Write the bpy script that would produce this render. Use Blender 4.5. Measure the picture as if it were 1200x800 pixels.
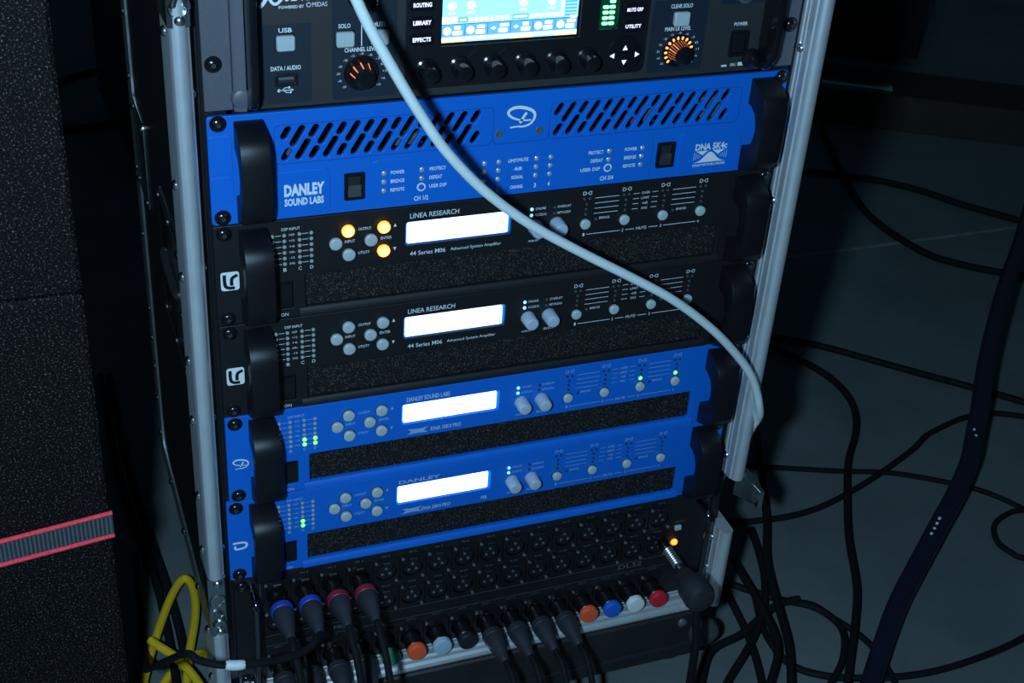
import bpy, bmesh, math, random
from mathutils import Vector, Matrix

# ------------------------------------------------------------------ camera, light, exposure
# Dimensions below are millimetres: x along the rack front, y into the rack, z up from the top edge
# of the wide blue amplifier (rack panel plane y = 0). The floor lies at z = FLOOR.
for o in list(bpy.data.objects): bpy.data.objects.remove(o)
scene = bpy.context.scene
COL = scene.collection
FLOOR = -680.0
CAM = Vector((-379.036, -935.214, 406.442))
FPX = 1613.58
RIGHT = Vector((0.93605143, -0.3461243, 0.06329054))
DOWN = Vector((-0.13500652, -0.51940151, -0.84379815))
FWD = Vector((0.32493224, 0.78129382, -0.53291556))
def W(p): return Vector((p[0], p[1], p[2] - FLOOR)) * 0.001

cam_data = bpy.data.cameras.new('camera')
cam_data.sensor_width = 36.0
cam_data.lens = FPX / 1200.0 * 36.0
cam_data.clip_start = 0.02
cam = bpy.data.objects.new('camera', cam_data)
COL.objects.link(cam)
m = Matrix((RIGHT, -DOWN, -FWD)).transposed().to_4x4()
m.translation = W(CAM)
cam.matrix_world = m
scene.camera = cam

world = bpy.data.worlds.new('dim_hall')
scene.world = world
world.use_nodes = True
world.node_tree.nodes['Background'].inputs[0].default_value = (0.10, 0.26, 0.42, 1)
world.node_tree.nodes['Background'].inputs[1].default_value = 0.07

# the photographer's flash, held a hand's width to the left of the lens
fl = bpy.data.lights.new('camera_flash', 'POINT')
fl.energy = 62.0
fl.color = (0.47, 0.76, 1.0)
fl.shadow_soft_size = 0.028
flo = bpy.data.objects.new('camera_flash', fl)
flo.location = W((-516, -935, 425))
COL.objects.link(flo)

scene.view_settings.view_transform = 'Standard'
scene.view_settings.look = 'None'
scene.view_settings.exposure = 0.0
scene.view_settings.gamma = 1.0
scene.view_settings.use_curve_mapping = False

# ------------------------------------------------------------------ helpers
random.seed(5)
def ray(u, v): return FWD + RIGHT * ((u - 600) / FPX) + DOWN * ((v - 400) / FPX)
def onY(u, v, y):
    d = ray(u, v); return CAM + d * ((y - CAM.y) / d.y)
def onZ(u, v, z):
    d = ray(u, v); return CAM + d * ((z - CAM.z) / d.z)
def onX(u, v, x):
    d = ray(u, v); return CAM + d * ((x - CAM.x) / d.x)

MATS = {}
def mat(name, col, rough=0.5, metal=0.0, emit=None, strength=0.0, noise=0.0, nscale=300.0, bump=0.0, bscale=600.0, spec=0.5, coat=0.0):
    """Principled material; noise = colour mottling amount, bump = fine relief (object-space noise)."""
    if name in MATS: return MATS[name]
    mt = bpy.data.materials.new(name); mt.use_nodes = True
    nt = mt.node_tree; b = nt.nodes['Principled BSDF']
    b.inputs['Base Color'].default_value = (*col, 1)
    b.inputs['Roughness'].default_value = rough
    b.inputs['Metallic'].default_value = metal
    b.inputs['Specular IOR Level'].default_value = spec
    b.inputs['Coat Weight'].default_value = coat
    if emit:
        b.inputs['Emission Color'].default_value = (*emit, 1)
        b.inputs['Emission Strength'].default_value = strength
    if noise or bump:
        tc = nt.nodes.new('ShaderNodeTexCoord')
        if noise:
            n = nt.nodes.new('ShaderNodeTexNoise'); n.inputs['Scale'].default_value = nscale; n.inputs['Detail'].default_value = 4
            nt.links.new(tc.outputs['Object'], n.inputs['Vector'])
            r = nt.nodes.new('ShaderNodeMapRange')
            r.inputs['From Min'].default_value = 0.3; r.inputs['From Max'].default_value = 0.7
            r.inputs['To Min'].default_value = 1 - noise; r.inputs['To Max'].default_value = 1 + noise
            nt.links.new(n.outputs['Fac'], r.inputs['Value'])
            mx = nt.nodes.new('ShaderNodeVectorMath'); mx.operation = 'SCALE'
            mx.inputs[0].default_value = col
            nt.links.new(r.outputs['Result'], mx.inputs['Scale'])
            nt.links.new(mx.outputs['Vector'], b.inputs['Base Color'])
        if bump:
            n2 = nt.nodes.new('ShaderNodeTexNoise'); n2.inputs['Scale'].default_value = bscale; n2.inputs['Detail'].default_value = 2
            nt.links.new(tc.outputs['Object'], n2.inputs['Vector'])
            bp = nt.nodes.new('ShaderNodeBump'); bp.inputs['Strength'].default_value = bump; bp.inputs['Distance'].default_value = 0.0006
            nt.links.new(n2.outputs['Fac'], bp.inputs['Height'])
            nt.links.new(bp.outputs['Normal'], b.inputs['Normal'])
    MATS[name] = mt
    return mt

def speckle_mat(name, base, fleck, scale, thresh, rough=0.75, bump=0.5, spec=0.3):
    """Dark open-cell or sprayed surface with paler grains."""
    mt = bpy.data.materials.new(name); mt.use_nodes = True
    nt = mt.node_tree; b = nt.nodes['Principled BSDF']
    b.inputs['Roughness'].default_value = rough; b.inputs['Specular IOR Level'].default_value = spec
    tc = nt.nodes.new('ShaderNodeTexCoord')
    n = nt.nodes.new('ShaderNodeTexNoise'); n.inputs['Scale'].default_value = scale; n.inputs['Detail'].default_value = 3; n.inputs['Roughness'].default_value = 0.7
    nt.links.new(tc.outputs['Object'], n.inputs['Vector'])
    cr = nt.nodes.new('ShaderNodeValToRGB')
    cr.color_ramp.elements[0].position = thresh; cr.color_ramp.elements[0].color = (*base, 1)
    cr.color_ramp.elements[1].position = thresh + 0.16; cr.color_ramp.elements[1].color = (*fleck, 1)
    nt.links.new(n.outputs['Fac'], cr.inputs['Fac']); nt.links.new(cr.outputs['Color'], b.inputs['Base Color'])
    bp = nt.nodes.new('ShaderNodeBump'); bp.inputs['Strength'].default_value = bump; bp.inputs['Distance'].default_value = 0.001
    nt.links.new(n.outputs['Fac'], bp.inputs['Height']); nt.links.new(bp.outputs['Normal'], b.inputs['Normal'])
    MATS[name] = mt
    return mt

M_BLUE = mat('blue_powder_coat', (0.001, 0.112, 0.53), 0.42, noise=0.05, nscale=900, bump=0.06, bscale=1500)
M_BLACK = mat('black_powder_coat', (0.0048, 0.0052, 0.0068), 0.5, noise=0.1, nscale=900, bump=0.08, bscale=1500)
M_GLOSSBLACK = mat('gloss_black_plastic', (0.006, 0.006, 0.008), 0.18)
M_RUBBER = mat('black_rubber', (0.016, 0.017, 0.020), 0.55, noise=0.15, nscale=200)
M_HANDLE = mat('black_anodised_handle', (0.004, 0.004, 0.006), 0.42, bump=0.25, bscale=2500, spec=0.4)
M_GREY = mat('grey_painted_steel', (0.075, 0.080, 0.100), 0.45, noise=0.08, nscale=900, bump=0.05, bscale=1500)
M_CHAR = mat('charcoal_textured_panel', (0.017, 0.018, 0.021), 0.6, noise=0.12, nscale=1200, bump=0.2, bscale=2000)
M_NAVY = mat('navy_printed_panel', (0.006, 0.014, 0.026), 0.5, noise=0.06, nscale=900)
M_INK = mat('dark_inner_panel', (0.006, 0.006, 0.009), 0.35)
M_ALU = mat('brushed_aluminium', (0.74, 0.80, 0.86), 0.34, metal=0.7, noise=0.05, nscale=60)
M_STEEL = mat('zinc_plated_steel', (0.62, 0.66, 0.68), 0.22, metal=1.0, noise=0.12, nscale=90)
M_CHROME = mat('polished_chrome', (0.80, 0.84, 0.86), 0.22, metal=1.0)
M_GUN = mat('gunmetal_socket_tab', (0.42, 0.43, 0.45), 0.34, metal=0.9)
M_WHITEINK = mat('white_print', (0.62, 0.68, 0.72), 0.6)
M_MIDINK = mat('soft_white_print', (0.36, 0.46, 0.60), 0.6)
M_DIMINK = mat('pale_blue_print', (0.22, 0.36, 0.58), 0.6)
M_BUTTON = mat('translucent_grey_button', (0.36, 0.43, 0.45), 0.4, noise=0.04)
M_KNOB = mat('light_grey_knob', (0.34, 0.42, 0.52), 0.45, noise=0.04)
M_LEDOFF = mat('clear_unlit_led', (0.55, 0.58, 0.56), 0.10, metal=0.5)
M_LEDMID = mat('grey_lamp_window', (0.055, 0.065, 0.07), 0.25)
M_LEDDARK = mat('smoked_unlit_led', (0.02, 0.03, 0.035), 0.15)
M_AMBER = mat('amber_lit_button', (0.9, 0.5, 0.1), 0.4, emit=(1.0, 0.30, 0.02), strength=2.0)
M_AMBERHOT = mat('amber_lamp_core', (0.9, 0.6, 0.2), 0.4, emit=(1.0, 0.56, 0.13), strength=2.6)
M_GREEN = mat('green_lit_led', (0.3, 0.9, 0.1), 0.4, emit=(0.16, 1.0, 0.06), strength=2.6)
M_CYANLED = mat('cyan_lit_led', (0.5, 0.9, 1.0), 0.4, emit=(0.30, 0.80, 0.95), strength=1.0)
M_ORANGE = mat('orange_glow', (0.9, 0.3, 0.1), 0.4, emit=(1.0, 0.22, 0.05), strength=1.1)
M_ORANGEHOT = mat('orange_lamp', (0.9, 0.4, 0.1), 0.4, emit=(1.0, 0.30, 0.06), strength=1.9)
M_STATUS = mat('orange_status_lamp', (0.9, 0.4, 0.05), 0.4, emit=(1.0, 0.27, 0.02), strength=2.2)
M_REDLED = mat('red_lamp', (0.9, 0.1, 0.05), 0.4, emit=(1.0, 0.10, 0.04), strength=1.0)
M_GREENBAR = mat('green_meter_bar', (0.2, 0.9, 0.4), 0.4, emit=(0.22, 1.0, 0.36), strength=3.0)
M_GREENHALO = mat('green_meter_window', (0.0, 0.04, 0.02), 0.3, emit=(0.0, 0.25, 0.05), strength=0.06)
M_LCD = mat('white_backlit_lcd', (0.8, 0.9, 1.0), 0.3, emit=(0.76, 0.97, 1.0), strength=2.0)
M_LCDEDGE = mat('blue_backlight_edge', (0.0, 0.1, 0.9), 0.3, emit=(0.0, 0.16, 1.0), strength=1.2)
M_LCDTEXT = mat('faint_lcd_characters', (0.6, 0.9, 1.0), 0.3, emit=(0.80, 0.99, 1.0), strength=1.05)
M_SCR = mat('screen_cyan', (0.2, 0.7, 0.8), 0.3, emit=(0.36, 0.80, 0.88), strength=1.0)
M_SCRW = mat('screen_white', (0.9, 0.95, 1.0), 0.3, emit=(0.90, 0.98, 1.0), strength=1.1)
M_SCRB = mat('screen_blue', (0.1, 0.3, 0.6), 0.3, emit=(0.12, 0.38, 0.66), strength=1.0)
M_SCRD = mat('screen_dark_line', (0.0, 0.05, 0.15), 0.3, emit=(0.01, 0.06, 0.18), strength=1.0)
M_SCRY = mat('screen_yellow', (0.9, 0.8, 0.2), 0.3, emit=(0.95, 0.86, 0.45), strength=1.0)
M_LITTEXT = mat('backlit_lettering', (0.9, 0.85, 1.0), 0.4, emit=(0.80, 0.74, 1.0), strength=0.9)
M_WCABLE = mat('white_cable_jacket', (0.60, 0.70, 0.72), 0.5, noise=0.03, nscale=50)
M_YCABLE = mat('yellow_cable_jacket', (0.62, 0.42, 0.015), 0.5, noise=0.06, nscale=60)
M_BCABLE = mat('black_cable_jacket', (0.005, 0.006, 0.008), 0.75, noise=0.15, nscale=80, spec=0.15)
M_FATCABLE = mat('black_feeder_jacket', (0.008, 0.008, 0.020), 0.34, noise=0.15, nscale=60, spec=0.7)
M_PLY = mat('black_laminated_ply', (0.006, 0.006, 0.008), 0.45, noise=0.2, nscale=40, bump=0.05, bscale=900)
M_WOOD = mat('black_painted_wood', (0.010, 0.010, 0.011), 0.6, noise=0.35, nscale=25, bump=0.15, bscale=120)
M_BLUERING = mat('blue_ring', (0.02, 0.05, 0.42), 0.45)
M_REDRING = mat('dark_red_ring', (0.25, 0.012, 0.03), 0.45)
M_CAP = {'orange': mat('orange_cap', (0.72, 0.09, 0.025), 0.5), 'white': mat('white_cap', (0.60, 0.66, 0.66), 0.5),
         'pale': mat('pale_blue_cap', (0.30, 0.42, 0.52), 0.5), 'blue': mat('blue_cap', (0.01, 0.10, 0.52), 0.5),
         'red': mat('red_cap', (0.52, 0.012, 0.03), 0.5), 'green': mat('green_cap', (0.02, 0.20, 0.10), 0.5),
         'black': mat('black_cap', (0.012, 0.012, 0.014), 0.5)}
M_TAG = mat('white_cable_tag', (0.55, 0.60, 0.62), 0.5)
M_FOAM = speckle_mat('black_foam_filter', (0.0025, 0.0025, 0.003), (0.13, 0.12, 0.11), 800, 0.56)
M_SUB = speckle_mat('black_textured_cabinet_paint', (0.0030, 0.0028, 0.0032), (0.22, 0.175, 0.18), 600, 0.57, rough=0.7, bump=0.5, spec=0.12)
M_STRAPG = mat('grey_webbing', (0.075, 0.10, 0.12), 0.8, noise=0.1, nscale=400)
M_STRAPD = mat('dark_webbing', (0.02, 0.024, 0.03), 0.8)
M_STRAPR = mat('red_webbing_edge', (0.85, 0.055, 0.085), 0.75, noise=0.3, nscale=500)

# ------------------------------------------------------------------ mesh building
class MB:
    """Collects vertices (mm) and faces of one mesh, with one or more materials."""
    def __init__(s): s.v = []; s.f = []; s.mi = []; s.mats = []
    def _m(s, m):
        if m not in s.mats: s.mats.append(m)
        return s.mats.index(m)
    def add(s, verts, faces, m):
        k = len(s.v); i = s._m(m)
        s.v += [tuple(v) for v in verts]
        for f in faces: s.f.append([a + k for a in f]); s.mi.append(i)
    def loft(s, loops, m, cap0=True, cap1=True, closed=True):
        n = len(loops[0]); vs = [p for l in loops for p in l]; fs = []
        for a in range(len(loops) - 1):
            for b in range(n if closed else n - 1):
                c = (b + 1) % n
                fs.append((a * n + b, a * n + c, (a + 1) * n + c, (a + 1) * n + b))
        if cap0: fs.append(tuple(range(n))[::-1])
        if cap1: fs.append(tuple((len(loops) - 1) * n + i for i in range(n)))
        s.add(vs, fs, m)
    def box(s, x0, x1, y0, y1, z0, z1, m, b=0.0, r=0.0):
        """Box; front/back edges chamfered by b, vertical outline rounded by r."""
        if b <= 0 and r <= 0:
            s.add([(x, y, z) for y in (y0, y1) for (x, z) in ((x0, z0), (x1, z0), (x1, z1), (x0, z1))],
                  [(0, 1, 2, 3), (7, 6, 5, 4), (0, 4, 5, 1), (1, 5, 6, 2), (2, 6, 7, 3), (3, 7, 4, 0)], m)
            return
        rr = max(r, b, 0.01)
        def L(y, i): return [(x, y, z) for x, z in rrect(x0 + i, z0 + i, x1 - i, z1 - i, max(rr - i, 0.01), 3)]
        s.loft([L(y0, b), L(y0 + b, 0), L(y1 - b, 0), L(y1, b)] if b > 0 else [L(y0, 0), L(y1, 0)], m)
    def lathe(s, prof, m, n=20, c=(0, 0, 0), axis='y', cap0=True, cap1=True):
        """prof: (position along axis, radius) pairs."""
        loops = []
        for t, r in prof:
            l = []
            for i in range(n):
                a = 2 * math.pi * i / n; p, q = r * math.cos(a), r * math.sin(a)
                l.append({'y': (c[0] + p, c[1] + t, c[2] + q), 'z': (c[0] + p, c[1] + q, c[2] + t), 'x': (c[0] + t, c[1] + p, c[2] + q)}[axis])
            loops.append(l)
        s.loft(loops, m, cap0, cap1)
    def tube(s, pts, r, m, n=10, smooth=6, cap=True):
        P = spline(pts, smooth) if smooth else [Vector(p) for p in pts]
        rs = r if isinstance(r, (list, tuple)) else None
        loops = []; up = None
        for i, p in enumerate(P):
            t = (P[min(i + 1, len(P) - 1)] - P[max(i - 1, 0)]).normalized()
            if up is None:
                up = Vector((0, 0, 1)) if abs(t.z) < 0.9 else Vector((1, 0, 0))
            a = (up - t * up.dot(t)).normalized(); bb = t.cross(a); up = a
            q = r
            if rs:
                k = i / (len(P) - 1) * (len(rs) - 1); j = min(int(k), len(rs) - 2); q = rs[j] + (rs[j + 1] - rs[j]) * (k - j)
            loops.append([p + (a * math.cos(2 * math.pi * j / n) + bb * math.sin(2 * math.pi * j / n)) * q for j in range(n)])
        s.loft(loops, m, cap, cap)
    def ribbon(s, pts, w, m, y=0.0, smooth=5, taper=None):
        """Flat stroke in the x-z plane; pts are (x, z)."""
        P = spline([(a, 0, b) for a, b in pts], smooth) if smooth else [Vector((a, 0, b)) for a, b in pts]
        vs = []
        for i, p in enumerate(P):
            t = (P[min(i + 1, len(P) - 1)] - P[max(i - 1, 0)]).normalized()
            k = i / (len(P) - 1); ww = w * (taper(k) if taper else 1)
            nn = Vector((-t.z, 0, t.x)) * ww / 2
            vs += [(p.x + nn.x, y, p.z + nn.z), (p.x - nn.x, y, p.z - nn.z)]
        s.add(vs, [(2 * i, 2 * i + 1, 2 * i + 3, 2 * i + 2) for i in range(len(P) - 1)], m)
    def poly(s, pts, m, y=0.0): s.add([(a, y, b) for a, b in pts], [tuple(range(len(pts)))], m)
    def quad(s, x0, x1, z0, z1, m, y=0.0): s.poly([(x0, z0), (x1, z0), (x1, z1), (x0, z1)], m, y)
    def mesh(s, name, bevel=0.0, angle=35):
        me = bpy.data.meshes.new(name)
        me.from_pydata([(a * .001, b * .001, c * .001) for a, b, c in s.v], [], s.f)
        for mt in s.mats: me.materials.append(mt)
        me.polygons.foreach_set('material_index', s.mi)
        bm = bmesh.new(); bm.from_mesh(me)
        bmesh.ops.recalc_face_normals(bm, faces=bm.faces) if not getattr(s, 'flat', False) else None
        if bevel:
            ed = [e for e in bm.edges if len(e.link_faces) == 2 and e.calc_face_angle(0) > math.radians(50)]
            bmesh.ops.bevel(bm, geom=ed, offset=bevel * .001, segments=2, affect='EDGES', profile=0.6)
        bm.to_mesh(me); bm.free()
        me.polygons.foreach_set('use_smooth', [True] * len(me.polygons))
        me.set_sharp_from_angle(angle=math.radians(angle))
        me.update()
        return me

def spline(pts, k):
    P = [Vector(p) for p in pts]; out = []
    for i in range(len(P) - 1):
        a, b, c, d = P[max(i - 1, 0)], P[i], P[i + 1], P[min(i + 2, len(P) - 1)]
        for j in range(k):
            t = j / k
            out.append(0.5 * ((2 * b) + (c - a) * t + (2 * a - 5 * b + 4 * c - d) * t * t + (3 * b - a - 3 * c + d) * t ** 3))
    return out + [P[-1]]

def rrect(x0, z0, x1, z1, r, n=4):
    out = []
    for cx, cz, a0 in ((x1 - r, z0 + r, -90), (x1 - r, z1 - r, 0), (x0 + r, z1 - r, 90), (x0 + r, z0 + r, 180)):
        for i in range(n + 1):
            a = math.radians(a0 + 90 * i / n); out.append((cx + r * math.cos(a), cz + r * math.sin(a)))
    return out
def obround(p, q, r, n=5):
    d = math.atan2(q[1] - p[1], q[0] - p[0]); out = []
    for c, a0 in ((q, d - math.pi / 2), (p, d + math.pi / 2)):
        for i in range(n + 1):
            a = a0 + math.pi * i / n; out.append((c[0] + r * math.cos(a), c[1] + r * math.sin(a)))
    return out

MESHES = {}
def cached(key, fn):
    if key not in MESHES: MESHES[key] = fn()
    return MESHES[key]

def plate(name, outline, holes, y0, y1, m, bevel=0.5):
    """Flat panel between y0 (front) and y1 with real openings and bevelled edges."""
    cu = bpy.data.curves.new(name, 'CURVE'); cu.dimensions = '2D'; cu.fill_mode = 'BOTH'
    cu.extrude = (y1 - y0) / 2 - bevel; cu.bevel_depth = bevel; cu.bevel_resolution = 1; cu.offset = -bevel
    for lp in [outline] + holes:
        sp = cu.splines.new('POLY'); sp.points.add(len(lp) - 1); sp.use_cyclic_u = True
        for i, (x, z) in enumerate(lp): sp.points[i].co = (x, z, 0, 1)
    ob = bpy.data.objects.new(name, cu)
    me = bpy.data.meshes.new_from_object(ob)
    bpy.data.objects.remove(ob); bpy.data.curves.remove(cu)
    yc = (y0 + y1) / 2
    for v in me.vertices:
        x, z, t = v.co; v.co = (x * .001, (yc - t) * .001, z * .001)
    me.materials.clear(); me.materials.append(m)
    me.polygons.foreach_set('use_smooth', [False] * len(me.polygons))
    me.name = name; me.update()
    return me

TXT = {}
def text_geo(s, bold):
    k = (s, bold)
    if k not in TXT:
        cu = bpy.data.curves.new('t', 'FONT'); cu.body = s; cu.resolution_u = 2; cu.offset = bold
        ob = bpy.data.objects.new('t', cu)
        me = bpy.data.meshes.new_from_object(ob)
        vs = [(v.co.x, v.co.y) for v in me.vertices]; fs = [tuple(p.vertices) for p in me.polygons]
        bpy.data.objects.remove(ob); bpy.data.curves.remove(cu); bpy.data.meshes.remove(me)
        TXT[k] = (vs, fs)
    return TXT[k]
def text(mb, s, x0, x1, z, h, m, bold=0.0, y=-0.12, shear=0.0):
    """Lettering fitted between x0 and x1, height h, centred on z."""
    vs, fs = text_geo(s, bold)
    ax, bx = min(v[0] for v in vs), max(v[0] for v in vs); az, bz = min(v[1] for v in vs), max(v[1] for v in vs)
    out = [(x0 + (a - ax) / (bx - ax) * (x1 - x0) + shear * ((c - az) / (bz - az) - .5) * h, y, z + ((c - az) / (bz - az) - 0.5) * h) for a, c in vs]
    mb.add(out, fs, m)

OFF = {}
def thing(name, label, cat, base, group=None, top=0.0):
    """Empty at the thing's base that parents its parts; part coordinates are measured from `top` above it."""
    o = bpy.data.objects.new(name, None); o.empty_display_size = 0.02
    COL.objects.link(o); o.location = W(base)
    o['label'] = label; o['category'] = cat
    if group: o['group'] = group
    OFF[o.name] = top
    return o
def part(name, me, parent, loc=(0, 0, 0), label=None, kind=None):
    o = bpy.data.objects.new(name, me); COL.objects.link(o)
    o.parent = parent
    o.location = (loc[0] * .001, loc[1] * .001, (loc[2] + OFF.get(parent.name, 0.0)) * .001)
    if label: o['label'] = label
    if kind: o['kind'] = kind
    return o
def solo(name, me, label, cat, base=(0, 0, 0), group=None):
    o = bpy.data.objects.new(name, me); COL.objects.link(o); o.location = W(base)
    o['label'] = label; o['category'] = cat
    if group: o['group'] = group
    return o
def one(fn, name='mesh', **kw):
    mb = MB(); fn(mb); return mb.mesh(name, **kw)

# ------------------------------------------------------------------ floor
def floor_mat():
    mt = bpy.data.materials.new('dark_concrete'); mt.use_nodes = True
    nt = mt.node_tree; b = nt.nodes['Principled BSDF']
    b.inputs['Roughness'].default_value = 0.7
    tc = nt.nodes.new('ShaderNodeTexCoord')
    n = nt.nodes.new('ShaderNodeTexNoise'); n.inputs['Scale'].default_value = 4; n.inputs['Detail'].default_value = 9; n.inputs['Roughness'].default_value = 0.65
    nt.links.new(tc.outputs['Object'], n.inputs['Vector'])
    cr = nt.nodes.new('ShaderNodeValToRGB')
    cr.color_ramp.elements[0].position = 0.30; cr.color_ramp.elements[0].color = (0.066, 0.088, 0.090, 1)
    cr.color_ramp.elements[1].position = 0.72; cr.color_ramp.elements[1].color = (0.110, 0.138, 0.138, 1)
    nt.links.new(n.outputs['Fac'], cr.inputs['Fac']); nt.links.new(cr.outputs['Color'], b.inputs['Base Color'])
    n2 = nt.nodes.new('ShaderNodeTexNoise'); n2.inputs['Scale'].default_value = 120; n2.inputs['Detail'].default_value = 4
    nt.links.new(tc.outputs['Object'], n2.inputs['Vector'])
    bp = nt.nodes.new('ShaderNodeBump'); bp.inputs['Strength'].default_value = 0.15; bp.inputs['Distance'].default_value = 0.002
    nt.links.new(n2.outputs['Fac'], bp.inputs['Height']); nt.links.new(bp.outputs['Normal'], b.inputs['Normal'])
    return mt
M_FLOOR = floor_mat()
fo = bpy.data.objects.new('floor', one(lambda b: b.box(-3500, 6500, -3000, 9000, -60, 0, M_FLOOR)))
COL.objects.link(fo); fo.location = W((0, 0, FLOOR)); fo['kind'] = 'structure'
M_SEAM = mat('pale_joint_filler', (0.17, 0.19, 0.185), 0.7, noise=0.3, nscale=30)
so = bpy.data.objects.new('expansion_joint', one(lambda b: b.box(300, 2600, -3.5, 3.5, 0, 0.6, M_SEAM)))
COL.objects.link(so); so.parent = fo; so.location = (0, 0.788, 0); so['label'] = 'pale straight joint line in the concrete'

# ------------------------------------------------------------------ common hardware
def screw_mesh():
    mb = MB()
    mb.lathe([(0, 6.3), (-0.8, 6.3), (-0.9, 5.6)], M_GLOSSBLACK, 18)
    mb.lathe([(-0.9, 5.5), (-2.2, 5.1), (-3.2, 3.9), (-3.8, 2.2), (-3.95, 1.6)], M_GLOSSBLACK, 18, cap0=False)
    mb.lathe([(-3.97, 1.5), (-3.6, 0.9)], M_GUN, 8)
    for a in (0.5, 0.5 + math.pi / 2):
        c, s = math.cos(a), math.sin(a)
        mb.poly([(c * 1.9 - s * .35, s * 1.9 + c * .35), (-c * 1.9 - s * .35, -s * 1.9 + c * .35), (-c * 1.9 + s * .35, -s * 1.9 - c * .35), (c * 1.9 + s * .35, s * 1.9 - c * .35)], M_INK, -4.02)
    return mb.mesh('screw')
SCREW = screw_mesh()

def handle_mesh(w=22.0):
    """Bow rack handle: tall C profile in y-z, extruded across x (0..w); z measured from the unit's top."""
    prof = [(0, -4.5), (-4, -5), (-19, -11), (-24, -14.5), (-27, -21), (-28, -30), (-28, -62), (-27, -70), (-23, -77), (-17, -81), (-3, -87), (0, -87),
            (0, -64.5), (-6, -63.5), (-12, -59.5), (-15.5, -53), (-16.8, -46), (-15.5, -38), (-12, -31.5), (-6, -28), (0, -27)]
    mb = MB()
    mb.loft([[(x, y, z) for y, z in prof] for x in (0, w)], M_HANDLE)
    return mb.mesh('handle', bevel=0.9)
HANDLE = handle_mesh()

def ring_button(r=5.2, depth=3.6, m=M_BUTTON, bezel=None):
    mb = MB()
    mb.lathe([(0.5, r + 0.5), (-0.5, r + 0.5), (-0.5, r + 0.1)], M_INK, 20)
    mb.lathe([(0.4, r), (-depth + 0.8, r), (-depth + 0.2, r - 0.5), (-depth, r - 1.2), (-depth + 0.1, 0.05)], m, 20, cap0=False)
    return mb.mesh('button')
BTN_GREY = ring_button(); BTN_AMBER = ring_button(m=M_AMBER)
def amber_mesh():
    mb = MB()
    mb.lathe([(0.5, 5.7), (-0.5, 5.7), (-0.5, 5.3)], M_INK, 20)
    mb.lathe([(0.4, 5.2), (-2.8, 5.2), (-3.4, 4.7), (-3.5, 4.2)], M_AMBER, 20, cap0=False, cap1=False)
    mb.lathe([(-3.5, 4.2), (-3.6, 2.5), (-3.6, 0.05)], M_AMBERHOT, 20, cap0=False)
    return mb.mesh('button')
BTN_AMBER = amber_mesh()
MUTE_BTN = ring_button(r=4.6, depth=3.4)
def knob_mesh():
    mb = MB(); n = 28
    def L(y, r0, r1): return [((r0 if i % 2 else r1) * math.cos(2 * math.pi * i / n), y, (r0 if i % 2 else r1) * math.sin(2 * math.pi * i / n)) for i in range(n)]
    mb.loft([L(0.3, 6.6, 6.3), L(-11.8, 5.9, 5.6), L(-12.8, 5.2, 5.2), L(-13, 4.4, 4.4)], M_KNOB)
    return mb.mesh('knob', angle=50)
KNOB = knob_mesh()
def led_mesh(m, r=1.3): return one(lambda b: b.lathe([(0.3, r), (-0.6, r), (-1.1, r * .75), (-1.4, r * .1)], m, 10), 'led')
LED_OFF = led_mesh(M_LEDOFF, 1.6); LED_MID = led_mesh(M_LEDMID, 1.25); LED_DARK = led_mesh(M_LEDDARK, 1.1); LED_GREEN = led_mesh(M_GREEN, 1.8); LED_CYAN = led_mesh(M_CYANLED, 1.5); LED_BIG = led_mesh(M_LEDOFF, 2.1)

def script_d(mb, cx, cz, k, m, w=1.6, y=-0.12):
    """Flourished script D emblem, about 23*k wide."""
    T = lambda x, yy: (cx + (x - 852) / 7.15 * k, cz - (yy - 240 + 0.08 * (x - 852)) / 7.2 * k)
    big = [(788, 304), (830, 297), (870, 296), (908, 280), (930, 250), (932, 220), (915, 200), (880, 186), (835, 180), (795, 188), (773, 208), (778, 228), (800, 244), (840, 256), (880, 259), (912, 256)]
    mb.ribbon([T(*p) for p in big], w * k, m, y, taper=lambda t: 0.65 + 0.7 * math.sin(math.pi * t * 1.0) ** 2)
    mb.ribbon([T(*p) for p in [(882, 212), (866, 238), (846, 276)]], w * 1.15 * k, m, y)

def dna_emblem(mb, cx, cz, w, h, m, y=-0.12):
    """Crossed bow-tie with a bell curve and side hatching."""
    X = lambda t: cx + t * w / 2
    Z = lambda t: cz + t * h / 2
    bell = [(X(-0.95), Z(-1))] + [(X(t / 10 * 0.95), Z(-1 + 1.75 * math.exp(-(t / 10 * 2.1) ** 2))) for t in range(-9, 10)] + [(X(0.95), Z(-1))]
    mb.poly(bell, m, y)
    for s in (-1, 1):
        mb.poly([(X(s * 0.85), Z(1)), (X(s * 0.12), Z(1)), (X(s * 0.32), Z(0.62)), (X(s * 0.45), Z(0.25))], m, y)
        for i in range(4):
            t = 0.60 + i * 0.12
            mb.quad(min(X(s * t), X(s * t) + 0.35), max(X(s * t), X(s * t) + 0.35), Z(-0.15 - i * .12), Z(0.25 + i * 0.2), m, y)

def body(t, depth, H, name='chassis', w=218, front=16):
    part(name, cached(('body', depth, H, w, front), lambda: one(lambda b: b.box(-w, w, front, depth, -H + 1.2, -1.2, M_INK), 'chassis')), t)

def add_screws(t, zs, xl=-233.2, xr=235.0):
    for z in zs:
        part('screw', SCREW, t, (xl, 0, z)); part('screw', SCREW, t, (xr, 0, z))

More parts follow.
